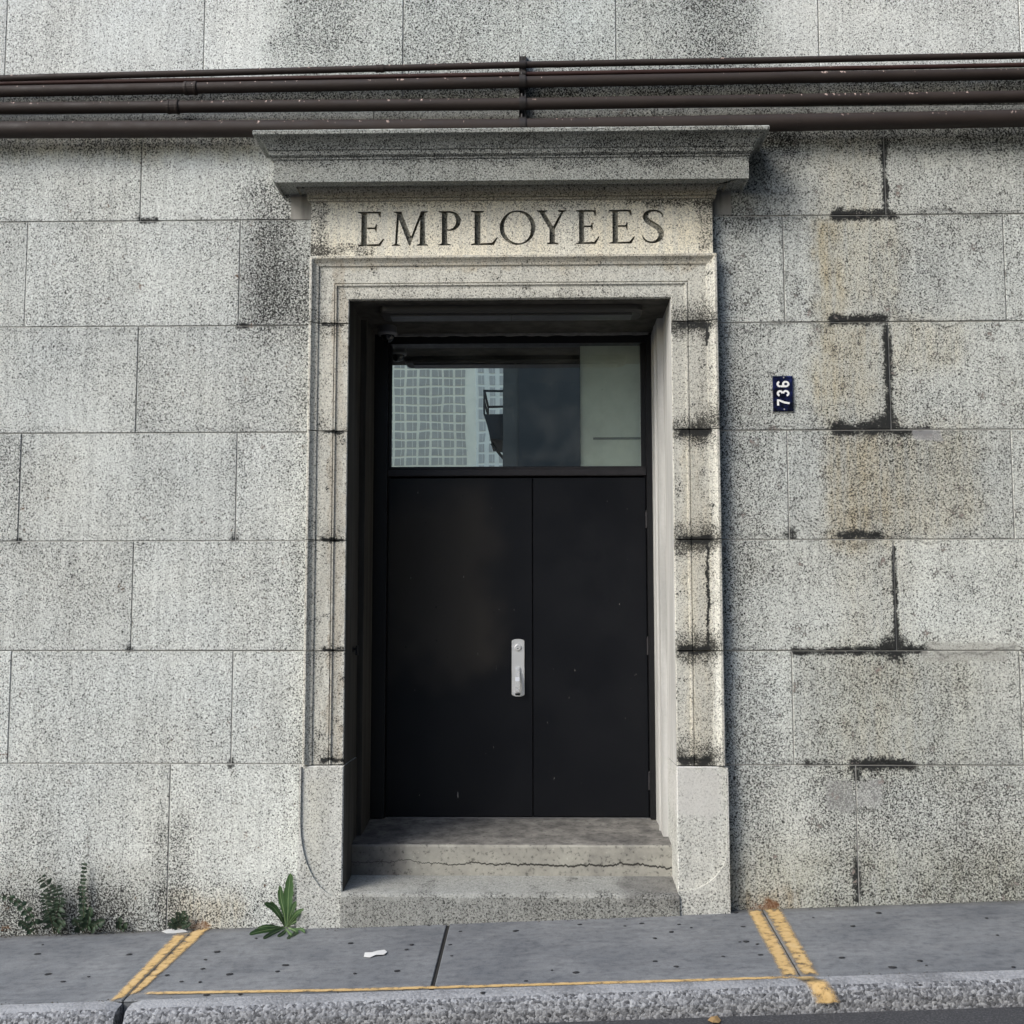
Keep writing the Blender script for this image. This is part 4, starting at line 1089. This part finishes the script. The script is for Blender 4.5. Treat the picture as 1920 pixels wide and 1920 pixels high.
for q, r in PC:
    b = MB(); n = 12; r2 = r + .004
    for rr, in ((r2,),):
        secs = []
        for i in range(n + 1):
            a = R(100 + 160 * i / n)
            cy, cz = q.y + rr * math.cos(a), q.z + rr * math.sin(a)
            cy2, cz2 = q.y + (rr + .003) * math.cos(a), q.z + (rr + .003) * math.sin(a)
            secs.append([(bx - .018, cy, cz), (bx + .018, cy, cz), (bx + .018, cy2, cz2), (bx - .018, cy2, cz2)])
        b.sweep(secs, closed=True)
    cl = b.build('clamp', M['bracket'], bk)
    b = MB(); b.tube((bx - .004, q.y - r * .6, q.z + r * .75), (bx - .004, q.y - r * .6, q.z + r + .018), .006, 6); b.box(bx - .014, bx + .010, q.y - r * .6 - .008, q.y - r * .6 + .010, q.z + r * .85, q.z + r * .85 + .006); b.build('bolt', M['bracket'], cl)
    b.v = []

# ------------------------------------------------------------------ weeds at the foot of the wall
def leafblade(path, width, jag=0.35, teeth=6, fold=0.25, seed=0, side=None):
    """path: world points base->tip. returns (blade verts, faces), (rib verts, faces)"""
    rr = random.Random(seed); n = 22
    P = [Vector(p) for p in path]; P = [P[0] * 2 - P[1]] + P + [P[-1] * 2 - P[-2]]
    def at(t):
        k = t * (len(P) - 3); i = min(int(k), len(P) - 4); u = k - i
        p0, p1, p2, p3 = P[i:i + 4]
        return 0.5 * (2 * p1 + (p2 - p0) * u + (2 * p0 - 5 * p1 + 4 * p2 - p3) * u * u + (3 * p1 - p0 - 3 * p2 + p3) * u ** 3)
    v, f, rv_, rf__ = [], [], [], []
    for i in range(n + 1):
        t = i / n; p = at(t); d = (at(min(1, t + .02)) - at(max(0, t - .02))).normalized()
        to = (EYE - p).normalized() if side is None else Vector(side)
        s_ = d.cross(to).normalized(); nrm = s_.cross(d).normalized()
        w = width * .82 * ((.22 + .78 * min(1, t / .55) ** 1.3) if t < .62 else math.sqrt(max(0, 1 - ((t - .62) / .385) ** 2)))
        w = max(.0015, w)
        saw = (t * teeth) % 1.0
        wl = w * (1 - jag * (1 - saw)) * rr.uniform(.92, 1.06); wr = w * (1 - jag * (1 - ((saw + .3) % 1))) * rr.uniform(.92, 1.06)
        if i == n: wl = wr = .0005
        v += [p - s_ * wl + nrm * wl * fold, p, p + s_ * wr + nrm * wr * fold]
        rw = .0032 * (1 - t * .75); rv_ += [p - s_ * rw + nrm * .0012, p + nrm * .0022, p + s_ * rw + nrm * .0012]
    for i in range(n):
        for k in (0, 1): f.append((3 * i + k, 3 * i + k + 1, 3 * i + k + 4, 3 * i + k + 3))
    return (v, f), (rv_, list(f))
wd = thing('dandelion_weed', 'bright green jagged leaved weed growing from the pavement crack left of the steps', 'weed', G(537, 1742) + Vector((0, .0, 0)))
DL = [([(538, 1738, -.05), (540, 1710, -.035), (541, 1675, -.02), (545, 1637, -.012)], 0.0348, 3), ([(536, 1738, -.05), (533, 1712, -.04), (527, 1685, -.03), (525, 1660, -.03)], 0.0232, 9),
      ([(534, 1740, -.06), (525, 1718, -.09), (512, 1701, -.11), (495, 1693, -.14)], 0.0247, 1), ([(539, 1740, -.06), (552, 1722, -.08), (563, 1707, -.07), (574, 1685, -.06)], 0.0174, 8),
      ([(533, 1741, -.06), (512, 1742, -.10), (490, 1746, -.13), (467, 1754, -.14)], 0.0261, 5), ([(534, 1743, -.06), (520, 1748, -.11), (506, 1755, -.14), (493, 1762, -.16)], 0.0188, 7),
      ([(537, 1744, -.06), (534, 1749, -.12), (528, 1754, -.15), (520, 1758, -.17)], 0.0159, 6), ([(541, 1743, -.05), (549, 1745, -.08), (555, 1750, -.10), (548, 1757, -.11)], 0.0188, 6),
      ([(540, 1740, -.05), (550, 1730, -.05), (558, 1727, -.05), (566, 1734, -.06)], 0.0188, 7), ([(537, 1740, -.05), (545, 1715, -.05), (550, 1700, -.045), (556, 1690, -.04)], 0.0188, 6)]
DL += [([(535, 1740, -.05), (529, 1722, -.07), (521, 1708, -.09), (508, 1690, -.10)], .017, 6), ([(538, 1740, -.05), (546, 1724, -.09), (556, 1712, -.12), (570, 1704, -.14)], .016, 6),
       ([(532, 1742, -.06), (518, 1738, -.10), (500, 1737, -.13), (482, 1741, -.15)], .016, 6), ([(536, 1744, -.07), (541, 1750, -.12), (545, 1756, -.15), (538, 1763, -.17)], .014, 6),
       ([(537, 1739, -.04), (537, 1712, -.03), (534, 1690, -.025), (535, 1668, -.02)], .020, 7), ([(541, 1742, -.06), (556, 1742, -.10), (566, 1745, -.13), (572, 1751, -.14)], .013, 6)]
for i, (pth, wdt, sd) in enumerate(DL):
    q = []
    for (px, py, yy) in pth:
        p = W(px, py, yy); g0 = gz(p.x, p.y) + .006
        if p.z < g0: p = G(px, py) + Vector((0, 0, .006))
        q.append(p)
    (v, f), (rv_, rf__) = leafblade(q, wdt * 1.0, .26, 8, .22, sd)
    lo = mesh('leaf', v, f, M['leaf'], wd, True); mesh('midrib', rv_, rf__, M['rib'], lo, True)

def frond(px_path, yy, parent, nl, lw, ll, seed, droop=0.3, name='frond'):
    """an arching stem with paired leaflets"""
    rr = random.Random(seed)
    pts = [W(px, py, y_) for (px, py), y_ in zip(px_path, yy)]
    P = [pts[0] * 2 - pts[1]] + pts + [pts[-1] * 2 - pts[-2]]
    def at(t):
        k = t * (len(P) - 3); i = min(int(k), len(P) - 4); u = k - i
        p0, p1, p2, p3 = P[i:i + 4]
        return 0.5 * (2 * p1 + (p2 - p0) * u + (2 * p0 - 5 * p1 + 4 * p2 - p3) * u * u + (3 * p1 - p0 - 3 * p2 + p3) * u ** 3)
    b = MB(); n = 10
    for i in range(n): b.tube(at(i / n), at((i + 1) / n), .0028 * (1 - .6 * i / n), 5, False)
    so_ = b.build('stem', M['stem'], parent)
    lb = MB()
    for i in range(nl):
        t = .18 + .82 * i / nl; p = at(t); d = (at(min(1, t + .03)) - p).normalized()
        for sgn in (-1, 1):
            sd = d.cross(Vector((rr.uniform(-.4, .4), -1, rr.uniform(-.3, .3)))).normalized() * sgn
            dirn = (sd * 1.0 + d * rr.uniform(.2, .7) + Vector((0, rr.uniform(-.5, .15), -droop * rr.uniform(.3, 1.2)))).normalized()
            L = ll * (1 - .55 * t) * rr.uniform(.75, 1.2); w = lw * 1.35 * (1 - .4 * t) * rr.uniform(.8, 1.2)
            nn = dirn.cross(d).normalized() * 1.0; wv = nn.cross(dirn).normalized()
            q = [p, p + dirn * L * .3 + wv * w, p + dirn * L * .7 + wv * w * .8 - Vector((0, 0, L * .06)), p + dirn * L - Vector((0, 0, L * .15)), p + dirn * L * .7 - wv * w * .8, p + dirn * L * .3 - wv * w]
            q += [p + dirn * L * .5 + nn * w * .25]
            k = len(lb.v); lb.v += q; lb.f += [(k + a, k + (a + 1) % 6, k + 6) for a in range(6)]
    fo_ = mesh('leaflets', lb.v, lb.f, M['fern'], so_)
    fo_['kind'] = 'stuff'
w1 = thing('fern_weed', 'dark round leaved weed arching low over the pavement farthest left along the wall', 'weed', G(70, 1752), 'dark weeds at the foot of the wall')
frond([(72, 1752), (60, 1722), (38, 1695), (8, 1680), (-25, 1672)], (-.03, -.06, -.08, -.09, -.09), w1, 9, .014, .042, 3, .5)
frond([(66, 1753), (48, 1735), (36, 1728)], (-.03, -.05, -.06), w1, 6, .010, .032, 4, .3)
w2 = thing('fern_weed', 'bushy dark fern leaning left against the granite, wider than its neighbours', 'weed', G(102, 1750), 'dark weeds at the foot of the wall')
frond([(102, 1750), (102, 1712), (96, 1672), (76, 1640)], (-.025, -.035, -.04, -.05), w2, 16, .008, .085, 5, .55)
frond([(102, 1750), (106, 1715), (112, 1690), (104, 1660)], (-.025, -.045, -.05, -.06), w2, 13, .008, .075, 6, .6)
frond([(101, 1750), (96, 1725), (88, 1700), (84, 1672)], (-.025, -.05, -.06, -.07), w2, 12, .008, .06, 16, .6)
frond([(103, 1751), (112, 1735), (122, 1728)], (-.025, -.05, -.06), w2, 7, .008, .04, 7, .3)
w3 = thing('upright_weed', 'dark weed with a single straight upright stem left of the first pavement joint', 'weed', G(160, 1749), 'dark weeds at the foot of the wall')
frond([(158, 1749), (157, 1710), (155, 1665), (159, 1615)], (-.02, -.03, -.03, -.03), w3, 17, .009, .040, 8, -.3)
frond([(162, 1749), (166, 1722), (172, 1700)], (-.02, -.05, -.06), w3, 8, .012, .045, 9, .2)
frond([(156, 1750), (146, 1732), (137, 1724)], (-.02, -.05, -.06), w3, 7, .011, .04, 10, .2)
frond([(164, 1749), (182, 1732), (196, 1728)], (-.02, -.06, -.07), w3, 8, .012, .042, 11, .2)
w4 = thing('seedling_weed', 'small dark seedling clump between the upright weed and the wall joint', 'weed', G(224, 1745), 'dark weeds at the foot of the wall')
frond([(222, 1745), (224, 1732), (227, 1720)], (-.015, -.03, -.035), w4, 7, .009, .03, 12, .1)
frond([(226, 1745), (234, 1736), (239, 1731)], (-.015, -.03, -.035), w4, 5, .008, .025, 13, .1)
w5 = thing('crevice_weed', 'small round dark weed tuffet right against the joint above the left yellow band', 'weed', G(338, 1740), 'dark weeds at the foot of the wall')
for i, (dx, dy) in enumerate(((-14, -20), (-4, -32), (8, -34), (16, -24), (-22, -8), (20, -10))):
    frond([(337, 1740), (337 + dx * .6, 1740 + dy * .55), (337 + dx, 1740 + dy)], (-.015, -.035, -.04), w5, 6, .008, .026, 20 + i, .1)

# ------------------------------------------------------------------ grit and dirt swept against the wall and into the kerb joint
rr = random.Random(11); gb2 = MB()
for i in range(900):
    x = rr.uniform(-3.4, 3.4)
    if rr.random() < .35: x = rr.uniform(-3.0, -1.9)
    y = -abs(rr.gauss(0, .022)) - .002 if rr.random() < .75 else YB + rr.gauss(0, .012)
    if XL - .02 < x < XR + .02 and y > -.1: y -= .075
    r = rr.uniform(.002, .0065); q = Vector((x, y, gz(x, y)))
    d = [Vector((rr.uniform(-1, 1), rr.uniform(-1, 1), 0)).normalized() * r for _ in range(3)]
    gb2.add([q + d[0], q + d[1], q + d[2], q + Vector((0, 0, r * rr.uniform(.5, 1)))], [(0, 1, 3), (1, 2, 3), (2, 0, 3)])
go = mesh('grit', gb2.v, gb2.f, plain('grit_dirt', (.07, .062, .048), .95, 0, .7, 90)); go['kind'] = 'stuff'
# ------------------------------------------------------------------ litter
def scrap(name, label, cat, px_poly, mat, h=.006, lift=.003, seed=1):
    rr = random.Random(seed)
    pts = [G(*p) for p in px_poly]; c = sum(pts, Vector()) / len(pts)
    v = [c + Vector((0, 0, lift + h))] + [p + Vector((0, 0, lift + rr.uniform(0, h))) for p in pts]
    n = len(pts); v += [q - Vector((0, 0, .0015)) for q in v]
    f = [(0, 1 + i, 1 + (i + 1) % n) for i in range(n)] + [(n + 1, n + 2 + i, n + 2 + (i + 1) % n) for i in range(n)] + [(1 + i, 1 + (i + 1) % n, n + 2 + (i + 1) % n, n + 2 + i) for i in range(n)]
    o = mesh(name, v, f, mat); o['label'] = label; o['category'] = cat
    return o
scrap('paper_scrap', 'torn scrap of white paper lying on the pavement in front of the steps', 'paper scrap', [(682, 1795), (684, 1789), (698, 1788), (708, 1784), (721, 1783), (726, 1787), (720, 1792), (705, 1793), (694, 1796)], M['paper'])
scrap('paper_flake', 'small pale flake beside the top of the left yellow band', 'flake', [(303, 1747), (318, 1743), (345, 1744), (352, 1748), (330, 1751), (312, 1751)], plain('pale_flake', (.55, .55, .53), .9), .002)
dl = [(1327, 1913), (1333, 1908), (1345, 1908), (1352, 1913), (1348, 1920), (1336, 1921)]
pts = [G(px, py, -.078) for px, py in dl]; c = sum(pts, Vector()) / 6
v = [c + Vector((0, 0, .012))] + [p + Vector((0, 0, .004 * (i % 3))) for i, p in enumerate(pts)]
o = mesh('dry_leaf', v, [(0, 1 + i, 1 + (i + 1) % 6) for i in range(6)], M['dry_leaf']); o['label'] = 'crumpled dry tan leaf in the gutter below the kerb'; o['category'] = 'leaf'

# ------------------------------------------------------------------ the far side of the street (seen mirrored in the transom glass; it also shades the doorway)
YM = YD + .03
def MR(px, py, L):
    d = ray(px, py); s_ = (YM - EYE.y) / d.y
    p = EYE + d * s_; k = L / d.y
    return Vector((p.x + d.x * k, YM - L, p.z + d.z * k))
dk = plain('dark_brick', (0.075, 0.074, 0.066), .8, 0, .3, 3, .2)
ob = thing('opposite_building', 'dark building across the street mirrored in the right half of the transom glass', 'building', (10, -14, 0))
e0 = MR(943, 760, 14.0)
b = MB(); b.box(e0.x, 60, e0.y - 14, e0.y, -1, 26); b.build('facade', dk, ob)
wm = plain('dim_window_glass', (.042, .042, .040), .35, 0, .3, 3, .15)
for i in range(8):
    for k in range(3):
        x = e0.x + 0.28 + i * 3.1; z = 0.6 + k * 3.75
        b = MB(); b.box(x, x + 1.5, e0.y - .02, e0.y + .03, z, z + 2.0); b.build('window', wm, ob)
fe = thing('fire_escape', 'black iron fire escape landing on the side of the dark building mirrored in the glass', 'fire escape', (e0.x - .3, e0.y - 1, 5))
p0, p1 = MR(906, 826, 14.2), MR(943, 730, 14.2); pz2 = MR(906, 775, 14.2).z
b = MB(); b.add([(p0.x, p0.y, pz2), (e0.x + .02, p0.y, pz2), (e0.x + .02, p0.y, p0.z), (p0.x + .12, p0.y, p0.z + .05), (p0.x, p0.y - 1.6, pz2), (e0.x + .02, p0.y - 1.6, pz2), (e0.x + .02, p0.y - 1.6, p0.z), (p0.x + .12, p0.y - 1.6, p0.z + .05)],
      [(0, 1, 2, 3), (4, 5, 6, 7), (0, 1, 5, 4), (1, 2, 6, 5), (2, 3, 7, 6), (3, 0, 4, 7)]); b.build('landing', M['black'], fe)
b = MB()
for y_ in (p0.y, p0.y - 1.6):
    b.box(p0.x, p0.x + .03, y_ - .015, y_ + .015, pz2, p1.z); b.box(p0.x + .031, e0.x + .02, y_ - .015, y_ + .015, p1.z - .04, p1.z)
b.box(p0.x, p0.x + .03, p0.y - 1.584, p0.y - .016, p1.z - .04, p1.z); b.box(p0.x, p0.x + .03, p0.y - 1.584, p0.y - .016, (p1.z + pz2) / 2, (p1.z + pz2) / 2 + .03)
b.build('railing', M['black'], fe)
b = MB(); b.tube((p0.x + .14, p0.y - .3, p0.z), (e0.x + .05, p0.y - .3, p0.z - .35), .03, 6); b.build('brace', M['black'], fe)

def block_of_flats(name, label, L, px0, px1, ztop, cw, chh, wall_col, win_col, zmin, zmax, fr):
    a, c = MR(px0, 700, L), MR(px1, 700, L)
    t_ = thing(name, label, 'building', ((a.x + c.x) / 2, a.y, 0))
    wmat = plain(name + '_stone', wall_col, .8, 0, .08, .05, .2); gm = plain(name + '_glass', win_col, .5, 0, .3, .12, .3)
    b = MB(); b.box(a.x, c.x, a.y - 20, a.y, -1, ztop); b.build('facade', wmat, t_)
    ncol = max(1, int((c.x - a.x) / cw)); st_ = MB(); first = None; cnt = 0
    mw = bpy.data.meshes.new('window'); q = MB(); q.box(0, cw * fr, 0, .3, 0, chh * .78)
    q.box(cw * fr * .60, cw * fr * .65, .2, .36, 0, chh * .78)
    mw.from_pydata([tuple(v_) for v_ in q.v], [], q.f); mw.materials.append(gm); mw.materials.append(wmat)
    for p_ in list(mw.polygons)[6:]: p_.material_index = 1
    z = chh
    while z < ztop - chh:
        for i in range(ncol):
            x = a.x + cw * (i + (1 - fr) / 2) - 0.0
            if zmin < z < zmax and x > -56 and cnt < 290:
                o = bpy.data.objects.new('window', mw); C.objects.link(o); o.parent = t_
                o.location = Vector((x, a.y - .15, z)) - ORG[t_.name]; cnt += 1
            else: st_.box(x, x + cw * fr, a.y - .15, a.y + .15, z, z + chh * .78)
        z += chh
    o = st_.build('window_rows', gm, t_); o['kind'] = 'stuff'
block_of_flats('office_tower', 'pale grid fronted office tower far off mirrored in the left of the transom', 400, 100, 893, 135, 4.15, 2.98, (.90, .83, .64), (.47, .43, .355), 52, 92, .80)
block_of_flats('pale_tower', 'pale apartment tower with small windows mirrored just left of the fire escape', 300, 894, 1010, 110, 2.6, 2.9, (.88, .83, .68), (.52, .48, .41), 40, 75, .55)
